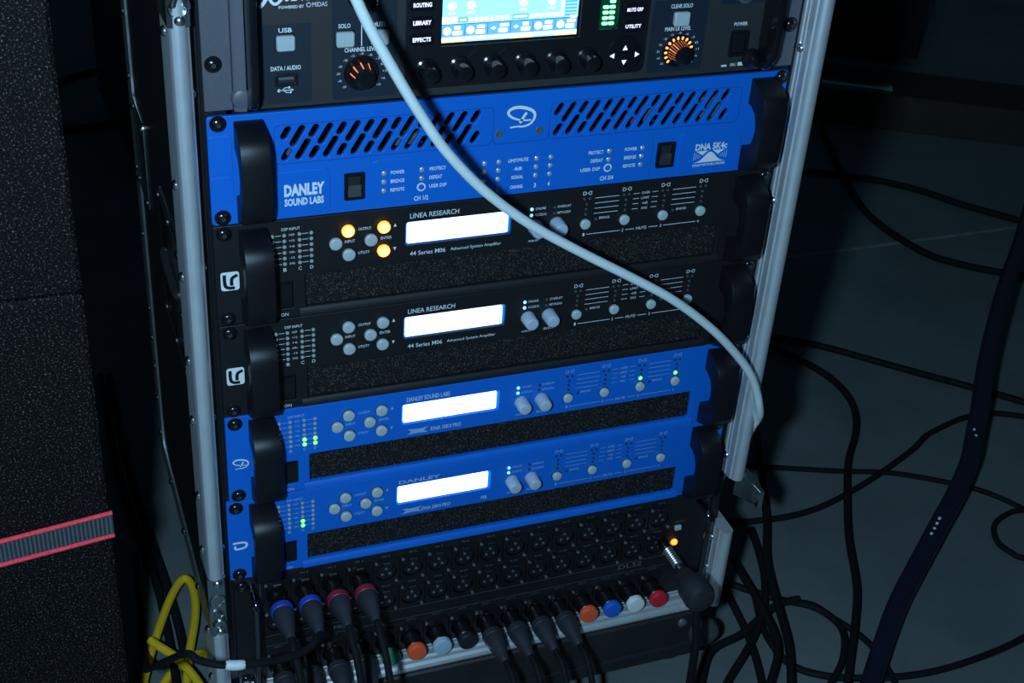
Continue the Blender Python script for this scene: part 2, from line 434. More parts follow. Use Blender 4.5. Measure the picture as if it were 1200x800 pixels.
# ------------------------------------------------------------------ the four network amplifiers
COLX = [67.8 + 36.1 * i for i in range(4)]
METX = (-196.3, -187.0, -175.0, -165.7)
METZ = [-14.0 - 5.05 * i for i in range(6)]
def small_print(mt, danley):
    mb = MB(); b = 0.012 if danley else 0.0
    T = lambda s, x0, x1, z, h=2.5: text(mb, s, x0, x1, z, h, mt, b)
    T('DSP INPUT', -189, -174.5, -8.8)
    for s, z in zip(('CLIP', '+12', '+6', '0dBu', '-12', 'SIG'), METZ): T(s, -183.3, -179.0, z, 1.7)
    for z in METZ:
        for xa, xb in ((-194, -189.5), (-172.8, -168.2)): mb.quad(xa, xb, z - .2, z + .2, mt, -.12)
    for s, x in zip('ABCD', METX): T(s, x - 1.3, x + 1.3, METZ[5] - 5.2, 3.0)
    T('OUTPUT', -128, -117.5, -15.7); T('INPUT', -139, -130.6, -25.6); T('ENTER', -109.6, -100.6, -26.0); T('UTILITY', -128, -118.6, -36.9)
    mb.poly([(-99.2, -17), (-96.6, -17), (-97.9, -14)], mt, -.12); mb.poly([(-99.2, -35.4), (-97.9, -38.4), (-96.6, -35.4)], mt, -.12)
    T('ONLINE', 22, 31.3, -15.2, 2.2); T('ACCESS IN', 22, 32, -20.9, 2.2); T('OVERLAY', 41.7, 53.8, -15.4, 2.2); T('NETAUDIO', 41.7, 53.8, -21.0, 2.2)
    T('ADJUST', 17.5, 27.5, -45.0, 2.2); T('SELECT', 38, 47.5, -44.8, 2.2)
    for x in COLX:   # speaker bow ties
        for s in (-1, 1):
            mb.ribbon([(x + s * 0.6, -6.0), (x + s * 2.3, -4.5), (x + s * 3.7, -4.5), (x + s * 3.7, -7.5), (x + s * 2.3, -7.5), (x + s * 0.6, -6.0)], 0.55, mt, -.12, smooth=0)
    for i, z in enumerate((-11.2, -16.0, -20.8, -25.6)):
        for a in (0, 2): mb.quad(COLX[a] + 7.5, COLX[a + 1] - 6.5, z - .22, z + .22, mt, -.12)
        mb.quad(COLX[1] + 6.5, COLX[1] + 12, z - .22, z + .22, mt, -.12); mb.quad(COLX[2] - 12, COLX[2] - 6.5, z - .22, z + .22, mt, -.12)
        T(('OVER', 'LIMIT', '-6dB', 'SIG')[i], COLX[1] + 14.2 + (1.2 if i > 1 else 0), COLX[2] - 14.2 - (1.2 if i > 1 else 0), z, 2.2)
    for a in (0, 2): T('BRIDGE', COLX[a] + 13, COLX[a] + 22.5, -30.4, 2.2)
    for i, x in enumerate(COLX): T(str(i + 1), x - 0.8, x + 0.8, -44.8, 2.9)
    T('MUTE', COLX[1] + 13, COLX[1] + 22.6, -44.8, 2.8)
    for xa, xb in ((COLX[0] + 2.5, COLX[1] - 2.5), (COLX[1] + 2.8, COLX[1] + 11), (COLX[1] + 24.6, COLX[2] - 2.8), (COLX[2] + 2.5, COLX[3] - 2.5)): mb.quad(xa, xb, -45.0, -44.5, mt, -.12)
    T('ON', -191.3, -185.2, -85.4, 2.9)
    return mb.mesh('small_print')

def amp_plate(m):
    out = rrect(-241.3, -88.4, 241.3, -0.5, 2.0)
    holes = [rrect(-171.0, -80.6, 197.2, -50.6, 1.5), rrect(-88.8, -35.6, 1.2, -14.8, 2.2), rrect(-192.3, -79.9, -180.8, -55.4, 0.8)]
    return plate('faceplate', out, holes, 0, 4, m, 0.6)

def amp(kind, label, ztop, dx, lit_buttons=(), green_meter=(), green_ch=(), tops=()):
    dan = kind != 'lr'
    t = thing('network_amplifier', label, 'amplifier', (dx, 0, ztop - 88.9), 'two-unit amplifiers with small backlit displays', top=88.9)
    mt = M_BLUE if dan else M_BLACK
    ink = M_DIMINK if dan else M_WHITEINK
    big = M_MIDINK if dan else M_WHITEINK
    part('faceplate', cached(('ampplate', mt.name), lambda: amp_plate(mt)), t)
    body(t, 330, 88.9)
    # raised upper fascia edge and sloped lip under the grille
    part('grille_lip', cached(('lip', mt.name), lambda: one(lambda b: b.loft([[(x, 0.2, -81.2), (x, -1.6, -83.6), (x, -1.8, -87.6), (x, 0.2, -88.2)] for x in (-176, 201)], mt), 'grille_lip')), t)
    part('foam_grille', cached('foam', lambda: one(lambda b: b.box(-172.5, 198.5, 4.2, 14, -82, -49, M_FOAM), 'foam_grille')), t)
    # display
    d = part('display', cached('lcd', lambda: one(lambda b: (b.box(-90, 2.4, 2.4, 12, -36.6, -13.2, M_LCDEDGE)), 'display')), t)
    def lcdface(b):
        b.box(-87.4, -1.2, 1.0, 2.4, -34.2, -15.9, M_LCD, r=1.4)
    part('display_window', cached('lcdwin', lambda: one(lcdface, 'display_window')), d)
    def lcdchars(b):
        rr = random.Random(3)
        for row in range(2):
            x = -83.0
            while x < -8:
                w = rr.uniform(5, 16); b.quad(x, min(x + w, -5), -21.9 - row * 8.4, -17.6 - row * 8.4, M_LCDTEXT, 0.9); x += w + rr.uniform(2, 5)
    part('display_characters', cached('lcdch', lambda: one(lcdchars, 'display_characters')), d, kind='stuff')
    # handles, screws, switch
    part('handle', HANDLE, t, (-222.2, 0, 0)); part('handle', HANDLE, t, (207.0, 0, 0))
    add_screws(t, (-7.2, -82.2))
    sw = part('power_switch', cached('sw', lambda: one(lambda b: (b.box(-191.9, -181.2, 0.8, 12, -79.5, -55.8, M_GLOSSBLACK, b=0.5), b.add([(-190.6, -0.4, -57.4), (-182.5, -0.4, -57.4), (-182.5, 0.9, -67), (-190.6, 0.9, -67), (-182.5, -0.6, -78), (-190.6, -0.6, -78)], [(0, 1, 2, 3), (3, 2, 4, 5)], M_GLOSSBLACK)), 'power_switch')), t)
    # buttons
    for k, (x, z) in {'out': (-136.6, -15.6), 'up': (-107.5, -15.6), 'in': (-146.6, -25.8), 'ent': (-118.0, -25.8), 'util': (-136.0, -36.8), 'down': (-107.5, -36.8)}.items():
        on = k in lit_buttons
        part('button', BTN_AMBER if on else BTN_GREY, t, (x, 0, z), label='glowing amber button' if on else None)
    part('knob', KNOB, t, (22.5, 0, -31.4)); part('knob', KNOB, t, (42.0, 0, -31.4))
    for x in COLX: part('mute_button', MUTE_BTN, t, (x, 0, -34.2))
    # indicator lamps
    for a, x in enumerate(METX):
        for b, z in enumerate(METZ):
            g = (a, b) in green_meter
            part('led', LED_GREEN if g else LED_OFF, t, (x, 0, z), label='lit green lamp' if g else None)
    off = LED_DARK if dan else LED_MID
    for c, x in enumerate(COLX):
        for xx, z in ((x - 2.4, -11.2), (x + 2.4, -11.2), (x, -16), (x, -20.8), (x, -25.6)):
            g = c in green_ch and z == -25.6
            part('led', LED_GREEN if g else off, t, (xx, 0, z), label='lit green lamp' if g else None)
    for x in (COLX[0] + 9.8, COLX[2] + 9.8): part('led', off, t, (x, 0, -31))
    for x, z, me in ((18.7, -15.2, LED_CYAN), (18.7, -20.8, LED_CYAN), (39, -15.6, off), (39, -21.0, off)): part('led', me, t, (x, 0, z))
    # lettering and marks
    part('small_print', cached(('print', dan), lambda: small_print(ink, dan)), t, kind='stuff')
    def T(s, x0, x1, z, h, bold=0.0, key=None, shear=0):
        part('lettering', cached(('txt', s, big.name, x0), lambda: one(lambda b: text(b, s, x0, x1, z, h, big, bold, shear=shear), 'lettering')), t)
    if kind == 'lr':
        T('LINEA RESEARCH', -85.7, -44.6, -9.2, 4.4, 0.004); T('44 Series M06', -85.0, -54.8, -43.3, 4.0, 0.004); T('Advanced System Amplifier', -50.4, -6.6, -43.7, 3.6)
        def badge(b):
            b.loft([[(x, 0, z) for x, z in rrect(-237.5, -57, -223, -40.6, 2.2)], [(x, -.4, z) for x, z in rrect(-237.3, -56.8, -223.2, -40.8, 2.1)]], M_WHITEINK)
        bd = part('badge', cached('lrbadge', lambda: one(badge, 'badge')), t, label='white rounded square badge')
        def glyph(b):
            b.ribbon([(-234.6, -42.6), (-234.6, -49.5), (-233.6, -53.2), (-230.5, -54.6), (-226.9, -54.6)], 2.7, M_INK, -.55, smooth=4)
            b.ribbon([(-229.2, -52.6), (-229.2, -48.4), (-228.3, -45.6), (-224.4, -43.6)], 2.7, M_INK, -.55, smooth=4)
        part('badge_glyph', cached('lrglyph', lambda: one(glyph, 'badge_glyph')), bd)
    else:
        def arrow(b):
            b.poly([(-83.5, -41.2), (-78, -42.0), (-74, -42.3), (-70, -42.0), (-64.5, -41.2), (-68.2, -44.4), (-64.5, -47.4), (-70, -46.8), (-74, -46.5), (-78, -46.8), (-83.5, -47.4), (-79.8, -44.4)], M_DIMINK, -.12)
        part('emblem', cached('arrow', lambda: one(arrow, 'emblem')), t)
        if kind == '10k':
            T('DANLEY SOUND LABS', -84.8, -45.6, -9.6, 4.8, 0.03); T('DNA 10K4 PRO', -62, -33.8, -44.5, 4.2, 0.02)
            part('emblem', one(lambda b: script_d(b, -230, -49.4, 0.56, M_WHITEINK, 1.9), 'emblem'), t)
        else:
            T('DANLEY', -87.0, -48.4, -10.3, 3.8, 0.012); T('DNA 20K4 PRO', -64.8, -37.2, -44.8, 4.0, 0.02); T('FIR', -7, -1.2, -44.8, 3.8, 0.02)
            def blockd(b):
                b.ribbon([(-237.5, -46.2), (-229.5, -46.2), (-226, -47.5), (-225.4, -49.5), (-226.4, -51.8), (-229.5, -53.0), (-235.4, -53.0), (-235.4, -49.4)], 2.0, M_WHITEINK, -.12, smooth=3)
            part('emblem', one(blockd, 'emblem'), t)
    return t

amp('lr', 'black amplifier with three glowing amber buttons, under the wide blue amplifier', -88.9, 0, lit_buttons=('out', 'up', 'down'))
amp('lr', 'black amplifier with all grey buttons, between the amber-lit one and a blue one', -177.8, 0.4)
amp('10k', 'blue amplifier with two green channel lamps lit, right below the black amplifiers', -266.7, 0.6, green_meter=((2, 4), (2, 5), (3, 4), (3, 5)), green_ch=(2, 3))
amp('20k', 'lowest blue amplifier, block letter D on its ear, above the socket panel', -355.6, -2.4, green_meter=((2, 4), (2, 5)))

# ------------------------------------------------------------------ wide blue four-channel amplifier with slotted vents
M_GUTS = mat('dull_component_sleeve', (0.07, 0.085, 0.085), 0.6, noise=0.4, nscale=150)
def wide_amp():
    t = thing('power_amplifier', 'blue amplifier with slanted vent slots and a script D emblem, under the mixer', 'amplifier', (0, 0, -88.9), top=88.9)
    out = rrect(-241.3, -88.4, 241.3, -0.4, 3.0)
    holes = []
    for x0 in (-183.5, 35.9):
        for j in range(16):
            xc = lambda z: x0 + 10.65 * j + (z + 17.6) * 0.606
            r = 2.7
            if j < 15:
                a, b = -15.0, (-20.4 if j % 2 == 0 else -26.6)
                holes.append(obround((xc(b), b), (xc(a), a), r))
            if j > 0:
                a, b = (-26.0 if j % 2 == 0 else -32.4), -37.6
                holes.append(obround((xc(b), b), (xc(a), a), r))
    holes += [rrect(-138.6, -77.0, -124.2, -55.9, 1.0), rrect(128.0, -77.0, 142.6, -55.9, 1.0)]
    part('faceplate', plate('faceplate', out, holes, 0, 3.4, M_BLUE, 0.45), t)
    body(t, 360, 88.9, front=26)
    # things glimpsed through the vents
    for x, w, h, mm in ((-181, 8, 7, M_GUTS), (-96, 14, 7, M_GUTS), (-82, 9, 9, M_GUTS), (106, 8, 7, M_REDRING), (118, 10, 12, M_GUTS), (170, 18, 18, M_GUTS)):
        part('capacitor', one(lambda b: b.box(x, x + w, 12, 26, -42, -42 + h, mm, b=1), 'capacitor'), t)
    # shallow raised fields of the casting, each with a bevelled rim
    fields = [rrect(-192.5, -42.6, -19.5, -11.2, 5), rrect(28.2, -42.6, 199.5, -11.2, 5)]
    def rim(lp, w=0.5, d=0.35):
        mb = MB(); n = len(lp); cx = sum(p[0] for p in lp) / n; cz = sum(p[1] for p in lp) / n
        mb.ribbon(lp + [lp[0]], w, M_RIM, -.05, smooth=0); return mb.mesh('panel_line')
    global M_RIM
    M_RIM = mat('blue_moulded_groove', (0.002, 0.035, 0.24), 0.5)
    for f in fields: part('panel_line', rim(f), t)
    part('panel_line', one(lambda b: b.ribbon([(-19.5, -38), (-18, -41.4), (-13, -42.6), (23, -42.6), (27, -41), (28.2, -37)], 0.5, M_RIM, -.05), 'panel_line'), t)
    for nm, r in (('name_field', (-199, -88.0, -150.5, -48.8)), ('lamp_field', (-117.5, -88.0, 122.5, -46.6)), ('model_field', (147.5, -88.0, 206, -48.2))):
        part(nm, plate(nm, rrect(*r, 4.5), [], -0.9, 0.2, M_BLUE, 0.4), t)
    part('ear_field', plate('ear_field', rrect(-240.6, -69, -224, -48.5, 2.5), [], -0.7, 0.2, M_BLUE, 0.3), t)
    part('ear_field', plate('ear_field', rrect(-240.6, -46.5, -224, -15.5, 2.5), [], -0.7, 0.2, M_BLUE, 0.3), t)
    part('handle', HANDLE, t, (-222.2, 0, 0)); part('handle', HANDLE, t, (207.0, 0, 0))
    add_screws(t, (-5.9, -82.0))
    for x in (-131.4, 135.3):
        s = part('power_switch', cached('sw5', lambda: plate('power_switch', rrect(-8.2, -11.4, 8.2, 11.4, 1.0), [rrect(-5.4, -8.6, 5.4, 8.6, .4)], -2.0, 2, M_GLOSSBLACK, 0.5)), t, (x, 0, -66.5))
        part('rocker', cached('rk5', lambda: one(lambda b: b.loft([[(xx, -0.2, 8.2), (xx, -1.0, 7.6), (xx, 1.6, -0.4), (xx, -2.6, -8.2), (xx, 5, -8.2), (xx, 5, 8.2)] for xx in (-5.2, 5.2)], M_CHARD), 'rocker')), s)
    LZ = (-57.9, -65.3, -72.8)
    for x in (-108.0, -77.5, -25.5, -13.4, 19.0, 31.3, 83.0, 112.8):
        for i, z in enumerate(LZ):
            if x in (-77.5, 83.0) and i == 2:
                part('dsp_key', cached('dsp', lambda: one(lambda b: (b.lathe([(0, 3.6), (-.3, 3.6), (-.3, 2.7)], M_WHITEINK, 20), b.lathe([(-.2, 2.5), (-.9, 2.2), (-1, .1)], M_BLUE, 16)), 'dsp_key')), t, (x, -0.9, z))
            else:
                part('led', LED_BIG, t, (x, -0.9, z))
    for x in (-14.6, 19.8): part('screw', cached('smallscrew', lambda: one(lambda b: b.lathe([(0, 3.2), (-.5, 3.1), (-.7, 2.2), (-.3, 1.0)], M_GUN, 16), 'screw')), t, (x, 0, -34.1))
    def T(s, x0, x1, z, h, bold=0.02, nm='lettering', y=-1.05):
        part(nm, one(lambda b: text(b, s, x0, x1, z, h, M_WHITEINK, bold, y=y), nm), t)
    T('DANLEY', -186.2, -155, -64.6, 10.2, 0.05); T('SOUND LABS', -186.2, -155.6, -74.6, 6.4, 0.04)
    part('emblem', one(lambda b: script_d(b, 3.6, -21.4, 1.0, M_WHITEINK, 2.0), 'emblem'), t, label='white script letter D emblem')
    T('DNA 5K4c', 162.8, 192.8, -62.6, 6.2, 0.03)
    part('emblem', one(lambda b: dna_emblem(b, 177.6, -71.6, 32, 10.6, M_WHITEINK, -1.05), 'emblem'), t)
    def tiny(b):
        K = lambda s, x0, x1, z, h=3.1: text(b, s, x0, x1, z, h, M_WHITEINK, 0.02, y=-1.05)
        for s, z in zip(('POWER', 'BRIDGE', 'REMOTE'), LZ): K(s, -102.6, -91.4, z); K(s, 97.0, 108.0, z)
        for s, z, x0, x1 in (('PROTECT', LZ[0], -71, -57.6), ('DEFEAT', LZ[1], -71, -60.5), ('USER DSP', LZ[2], -71, -56.5)): K(s, x0, x1, z)
        for s, z, x0, x1 in (('PROTECT', LZ[0], 64.5, 78), ('DEFEAT', LZ[1], 67, 78), ('USER DSP', LZ[2], 58.5, 76.4)): K(s, x0, x1, z)
        K('CH 1/2', -83.3, -71.4, -82.4, 4.0); K('CH 3/4', 77, 89, -82.0, 4.0)
        for s, z, w in (('LIMIT/MUTE', LZ[0], 8.6), ('-8dB', LZ[1], 3.6), ('SIGNAL', LZ[2], 5.2), ('CHANNEL', -81.4, 5.6)): K(s, 3.3 - w, 3.3 + w, z)
        for s, x in zip('1234', (-25.5, -13.4, 19.2, 31.3)): K(s, x - 1, x + 1, -81.7, 4.0)
        K('DANLEY NETWORK AMPLIFIER', 162.3, 193, -79.2, 2.2)
    part('small_print', one(tiny, 'small_print'), t, kind='stuff')
M_CHARD = mat('dark_grey_rocker', (0.018, 0.020, 0.026), 0.45)
M_RIM = None
wide_amp()

# ------------------------------------------------------------------ three-unit digital mixer on top
def mixer():
    H = 133.35
    t = thing('digital_mixer', 'black rack mixer with colour screen, dial rings and grey ears, topmost unit', 'mixer', (0, 0, 0), top=0.0)
    holes = [rrect(-66.6, 41.2, 46.6, 121, 1.0), rrect(60, 46, 78, 121, 1.0)]
    part('faceplate', plate('faceplate', rrect(-212, 3.2, 212, 132.5, 2.0), holes, -1.0, 4, M_CHAR, 0.5), t)
    body_me = one(lambda b: b.box(-208, 208, 14, 380, 3, 131, M_INK), 'chassis'); part('chassis', body_me, t)
    for s in (-1, 1):
        e = part('rack_ear', one(lambda b: (b.box(min(s * 242, s * 221.5), max(s * 242, s * 221.5), -0.5, 3, 4.2, 133, M_GREY, b=.5),
                                            b.loft([[(s * 221.5, 1, z), (s * 221.2, -3, z), (s * 219.5, -4.5, z), (s * 214, -5.5, z), (s * 212.4, -5.5, z), (s * 212.4, 3, z), (s * 221, 3, z)] for z in (4.2, 133)], M_GREY)), 'rack_ear'), t)
        h = part('side_fin', one(lambda b: b.loft([[(x, y, z) for y, z in ((-1, 5.5), (-14, 8.5), (-21, 14), (-25, 23), (-26, 40), (-26, 133), (-1, 133))] for x in (min(s * 206.5, s * 212), max(s * 206.5, s * 212))], M_GLOSSBLACK), 'side_fin', bevel=1.6), t)
        part('gusset', one(lambda b: b.lathe([(0, 8.5), (-2, 8.4), (-5, 7.2 if s < 0 else 5.5), (-6 if s < 0 else -10, 5.0 if s < 0 else 3.0), (-6.2 if s < 0 else -11, .2)], M_GREY if s < 0 else M_GLOSSBLACK, 24, c=(s * (215 if s < 0 else 201.5), 0, 13.5)), 'gusset'), e)
        for z in (39.9, 116): part('screw', SCREW, t, (s * 234.4, -0.5, z))
    # printed control fields
    for nm, r in (('usb_field', (-201.5, 6.5, -163.8, 66.2)), ('channel_field', (-148.3, 6.5, -100, 131)), ('level_field', (107.5, 7.6, 156, 66.5)), ('jack_field', (167, 60.5, 208, 131)), ('main_field', (107.5, 70, 156, 131))):
        part(nm, plate(nm, rrect(*r, 2.5), [], -1.35, -0.9, M_NAVY, 0.1), t)
    ins = plate('centre_insert', rrect(-93.5, 9.6, 104, 130, 6), [rrect(-66.2, 42.2, 45.6, 120.5, 1.0), rrect(61.5, 47, 77, 120.5, 1.0)], -2.4, -0.9, M_INSERT, 0.6)
    part('centre_insert', ins, t)
    # colour screen
    sc = part('screen', one(lambda b: b.box(-67, 46.4, 0.5, 10, 41.5, 121, M_INK), 'screen'), t)
    def gfx(b):
        y = 0.3
        b.quad(-64.8, 44.2, 43.8, 119, M_SCR, y)
        b.quad(-64.8, 44.2, 43.8, 47.6, M_SCRW, y - .1)
        for i in range(6):
            x0 = -64.8 + i * 18.17; x1 = x0 + 18.17
            b.quad(x0, x1, 43.8, 45.1, M_SCRY if i in (0, 3, 5) else M_SCR, y - .2)
            b.quad(x0, x1 - .4, 48.0, 57.4, M_SCRB, y - .1)
            b.quad(x1 - .4, x1, 48.0, 57.8, M_SCRD, y - .15)
            if i in (2, 3): b.poly([(x0 + 2, 53), (x0 + 4.4, 54.3), (x0 + 6.6, 53), (x0 + 4.4, 51.7)], M_SCRW, y - .2)
            else: b.poly([(x0 + 4.2 + 3.2 * math.cos(a * .52), 52.6 + 3.2 * math.sin(a * .52)) for a in range(12)], M_SCRW, y - .2)
            b.poly(rrect(x0 + 8.2, 49.2, x0 + 15.8, 52.6, 1), M_SCRW, y - .2); b.poly(rrect(x0 + 9.4, 53.6, x0 + 14.6 + (i % 3), 56.2, .8), M_SCRW, y - .2)
        b.quad(-64.8, 44.2, 57.4, 57.9, M_SCRD, y - .2)
        b.quad(-64.8, -53, 58.2, 63.4, M_SCRW, y - .1); text(b, 'SAFE', -62.5, -55.5, 60.8, 2.4, M_SCRY, y=y - .2)
        b.quad(-52.2, -45, 58.6, 62.8, M_SCRB, y - .1); b.quad(-51.0, -46.2, 59.8, 61.6, M_SCRW, y - .2)
        for i in range(8): b.poly(rrect(-43.9 + i * 4.1, 59.0, -40.7 + i * 4.1, 62.2, .4), M_SCRW, y - .1)
        b.quad(-9.4, 3.6, 58.6, 62.8, M_SCRB, y - .1); b.quad(-8.4, 2.6, 59.8, 61.6, M_SCRW, y - .2)
        for i in range(6): b.poly(rrect(5.0 + i * 4.1, 59.0, 8.2 + i * 4.1, 62.2, .4), M_SCRW, y - .1)
        for x in (-57.5, -42.5, -1.0, 22.0):
            b.poly([(x + 3.4 * math.cos(a * .52), 71.5 + 3.4 * math.sin(a * .52)) for a in range(12)], M_SCRW, y - .1)
            b.poly(rrect(x - 3, 65.2, x + 3, 66.8, .6), M_SCRW, y - .1); b.poly(rrect(x - 4, 77, x + 4, 79.4, .6), M_SCRW, y - .1); b.poly(rrect(x - 4, 81, x + 4, 84.4, .6), M_SCRW, y - .1)
        b.quad(29.6, 30.0, 58, 119, M_SCRW, y - .1)
        for i in range(14):
            z = 59.0 + i * 2.6; b.quad(33, 43, z, z + 1.5, M_SCRB if i < 6 else M_SCRW, y - .1); b.quad(30.6, 32.4, z, z + 2.4, M_SCRW, y - .1)
        b.quad(38, 43.5, 57.2, 59.4, M_SCRW, y - .3)
    part('screen_image', one(gfx, 'screen_image'), sc)
    # level meter
    mw = part('level_meter', one(lambda b: b.box(61, 77.5, 0.2, 8, 46.5, 121, M_GREENHALO), 'level_meter'), t)
    for i in range(13):
        for x in (67.2, 72.6):
            if (i, x) == (4, 67.2): continue
            part('meter_bar', cached('mbar', lambda: one(lambda b: b.box(-2.3, 2.3, -0.6, 0.2, -1.2, 1.2, M_GREENBAR, r=.8), 'meter_bar')), mw, (x, 0, 50.8 + i * 4.35))
    # buttons
    def keycap(x, z, w=13.4, h=11.4):
        k = part('button', cached(('key', w, h), lambda: one(lambda b: (b.box(-w / 2 - .9, w / 2 + .9, -0.4, 2, -h / 2 - .9, h / 2 + .9, M_INK, r=1.8), b.box(-w / 2, w / 2, -4.0, 2, -h / 2, h / 2, M_BUTTON, b=1.0, r=1.8)), 'button')), t, (x, -1, z))
    for x, z in ((-182.6, 52.6), (-139, 52.6), (-113.2, 52.6), (132.6, 51.4)): keycap(x, z)
    for s, z in (('ROUTING', 75.2), ('LIBRARY', 61.8), ('EFFECTS', 48.9), ('HOME', 88.6), ('METERS', 102)):
        k = part('soft_key', cached('softkey', lambda: one(lambda b: b.box(-9.6, 9.6, -1.6, 1, -4.6, 4.6, M_GLOSSBLACK, b=.6, r=2), 'soft_key')), t, (-81.4, -2.0, z))
        part('lettering', one(lambda b: text(b, s, -7, 7, 0, 3.4, M_LITTEXT, 0.03, y=-1.75), 'lettering'), k)
    for s, z in (('MUTE GRP', 61.8), ('UTILITY', 48.4), ('SETUP', 75.2)):
        k = part('soft_key', cached('softkey2', lambda: one(lambda b: b.box(-9.6, 9.6, -1.6, 1, -4.6, 4.6, M_GLOSSBLACK, b=.6, r=2), 'soft_key')), t, (91.2, -2.0, z))
        part('lettering', one(lambda b: text(b, s, -7.4, 6.2, 0, 3.0, M_LITTEXT, 0.03, y=-1.75), 'lettering'), k)
    # push encoders under the screen
    def enc(b):
        b.lathe([(0, 9.2), (-1.2, 9.0), (-2, 7.6), (-12, 6.6), (-14, 5.8), (-14.6, 4.2), (-14.4, .1)], M_GLOSSBLACK, 28)
    for i in range(6): part('encoder', cached('enc', lambda: one(enc, 'encoder')), t, (-76.4 + 26.1 * i, -2.2, 24.6))
    for x, a in ((-42, 38), (-18, 58)):
        part('scratch', one(lambda b: b.ribbon([(x - 4.5, 30.5), (x + 4.5, 38.5)], 0.5, M_CHARD, -2.45, smooth=0), 'scratch'), t)
    # four-way cursor pad
    cp = part('cursor_pad', one(lambda b: b.lathe([(0, 15.5), (-1.2, 15.2), (-1.8, 14)], M_GLOSSBLACK, 32), 'cursor_pad'), t, (85.5, -2.2, 25.4))
    for dx, dz, a in ((0, 6, 0), (0, -6, 180), (-10.8, 0, 90), (10.8, 0, -90)):
        ca, sa = math.cos(math.radians(a)), math.sin(math.radians(a))
        part('arrow', one(lambda b: b.poly([(dx + p * ca - q * sa, dz + p * sa + q * ca) for p, q in ((-2.2, -1.9), (2.2, -1.9), (0, 2.1))], M_LITTEXT, -1.95), 'arrow'), cp)
    # level dials with glowing rings
    def dial(x, z, ringlit, spokes):
        k = part('level_dial', cached(('dial', ringlit), lambda: one(lambda b: (b.lathe([(0.2, 13.4), (-1.2, 13.2), (-2.0, 12.4)], M_GLOSSBLACK, 36), b.lathe([(-2, 9.4), (-12, 7.6), (-12.6, 7.0)], M_DIALGLASS, 32, cap0=False), b.lathe([(-12.6, 7.0), (-13.6, 6.4), (-14, 5.0), (-14, .1)], M_GLOSSBLACK, 24, cap0=False)), 'level_dial')), t, (x, -1.2, z))
        for i in range(11 if ringlit else 0):
            a = math.radians(222 - i * 20.5)
            def seg(b, a=a):
                P = lambda r, q: (r * math.cos(a) - q * math.sin(a), -2.2, r * math.sin(a) + q * math.cos(a))
                b.add([P(9.9, -.5), P(10.6, -.9), P(12.0, -1.0), P(12.7, -.5), P(12.7, .5), P(12.0, 1.0), P(10.6, .9), P(9.9, .5)], [tuple(range(8))], M_ORANGEHOT)
            part('ring_lamp', one(seg, 'ring_lamp'), k)
        def spk(b):
            for deg, r in spokes:
                a = math.radians(deg); c, s = math.cos(a), math.sin(a)
                b.add([(r0 * c - q * s, yy, r0 * s + q * c) for r0, yy, q in ((9.35, -3.0, -r), (9.35, -3.0, r), (7.75, -12.0, r * .8), (7.75, -12.0, -r * .8))], [(0, 1, 2, 3)], M_ORANGE)
        part('dial_glow', one(spk, 'dial_glow'), k)
    dial(-126.5, 25.6, False, [(d, 0.5) for d in (172, 138, 100, 62)])
    dial(133.2, 24.6, True, [(d, 0.42 if d in (132, 160) else 0.13) for d in range(62, 215, 14)])
    # power switch, usb port, headphone jack
    ps = part('power_switch', plate('power_switch', rrect(-8.4, -11, 8.4, 11, 1.2), [rrect(-6, -8.4, 6, 8.4, .6)], -2.2, 0, M_GLOSSBLACK, .4), t, (187.8, -1, 27.4))
    part('rocker', one(lambda b: b.box(-5.8, 5.8, -1.4, 2, -8.2, 8.2, M_INK, b=.6), 'rocker'), ps)
    up = part('usb_port', plate('usb_port', rrect(-8.2, -4.6, 8.2, 4.6, .8), [rrect(-6.2, -2.6, 6.2, 2.6, .4)], -2.4, 0, M_INK, .4), t, (-182.6, -1, 25.0))
    part('contact_tongue', one(lambda b: b.box(-5.6, 5.6, -0.8, 2, -0.2, 1.8, M_GUN), 'contact_tongue'), up)
    part('headphone_jack', one(lambda b: (b.lathe([(0, 7.5), (-2.5, 7.2), (-3, 4.6), (0, 4.2)], M_GUN, 24), ), 'headphone_jack'), t, (187.5, -1.3, 68))
    part('rotary_knob', one(lambda b: b.lathe([(0, 11), (-2, 11), (-3, 9), (-15, 8), (-16, 7), (-16, .1)], M_GLOSSBLACK, 28), 'rotary_knob'), t, (-126.5, -1.2, 84))
    def prn(b):
        K = lambda s, x0, x1, z, h=3.0, bo=0.02, m=M_WHITEINK: text(b, s, x0, x1, z, h, m, bo, y=-1.5)
        K('USB', -187.3, -177.6, 61.8, 3.4); K('DATA / AUDIO', -193.6, -171.6, 33.6, 3.4); K('SOLO', -143.8, -134.8, 62.3, 3.4); K('MUTE', -118, -108.4, 62.0, 3.4)
        K('CHANNEL LEVEL', -139.3, -113.8, 43.9, 3.4); K('CLEAR SOLO', 122.6, 141.6, 61.6, 3.4); K('MAIN LR LEVEL', 119.6, 142.6, 43.2, 3.4)
        K('POWER', 181.4, 193.6, 43.6, 3.0); K('ON /', 183, 188.8, 9.2, 2.6); K('OFF', 197.6, 203, 9.2, 2.6)
        b.quad(175, 180, 8, 9.6, M_WHITEINK, -1.5); b.quad(190.2, 195, 8, 11, M_WHITEINK, -1.5)
        K('M/C', 55.8, 60.2, 49, 2.2); K('SOLO', 55.2, 60.4, 45.8, 2.2)
        b.quad(-126.9, -126.2, 46.5, 74, M_WHITEINK, -1.5)
        for cx, cz in ((-126.5, 25.6), (133.2, 24.6)):
            for i, s in enumerate(('-50', '-40', '-30', '-24', '-18', '-12', '-9', '-6', '-3', '0', '+3', '+6', '+10')):
                a = math.radians(222 - i * 22); K(s, cx + 17.6 * math.cos(a) - 1.5, cx + 17.6 * math.cos(a) + 1.5, cz + 14.8 * math.sin(a), 1.8, 0)
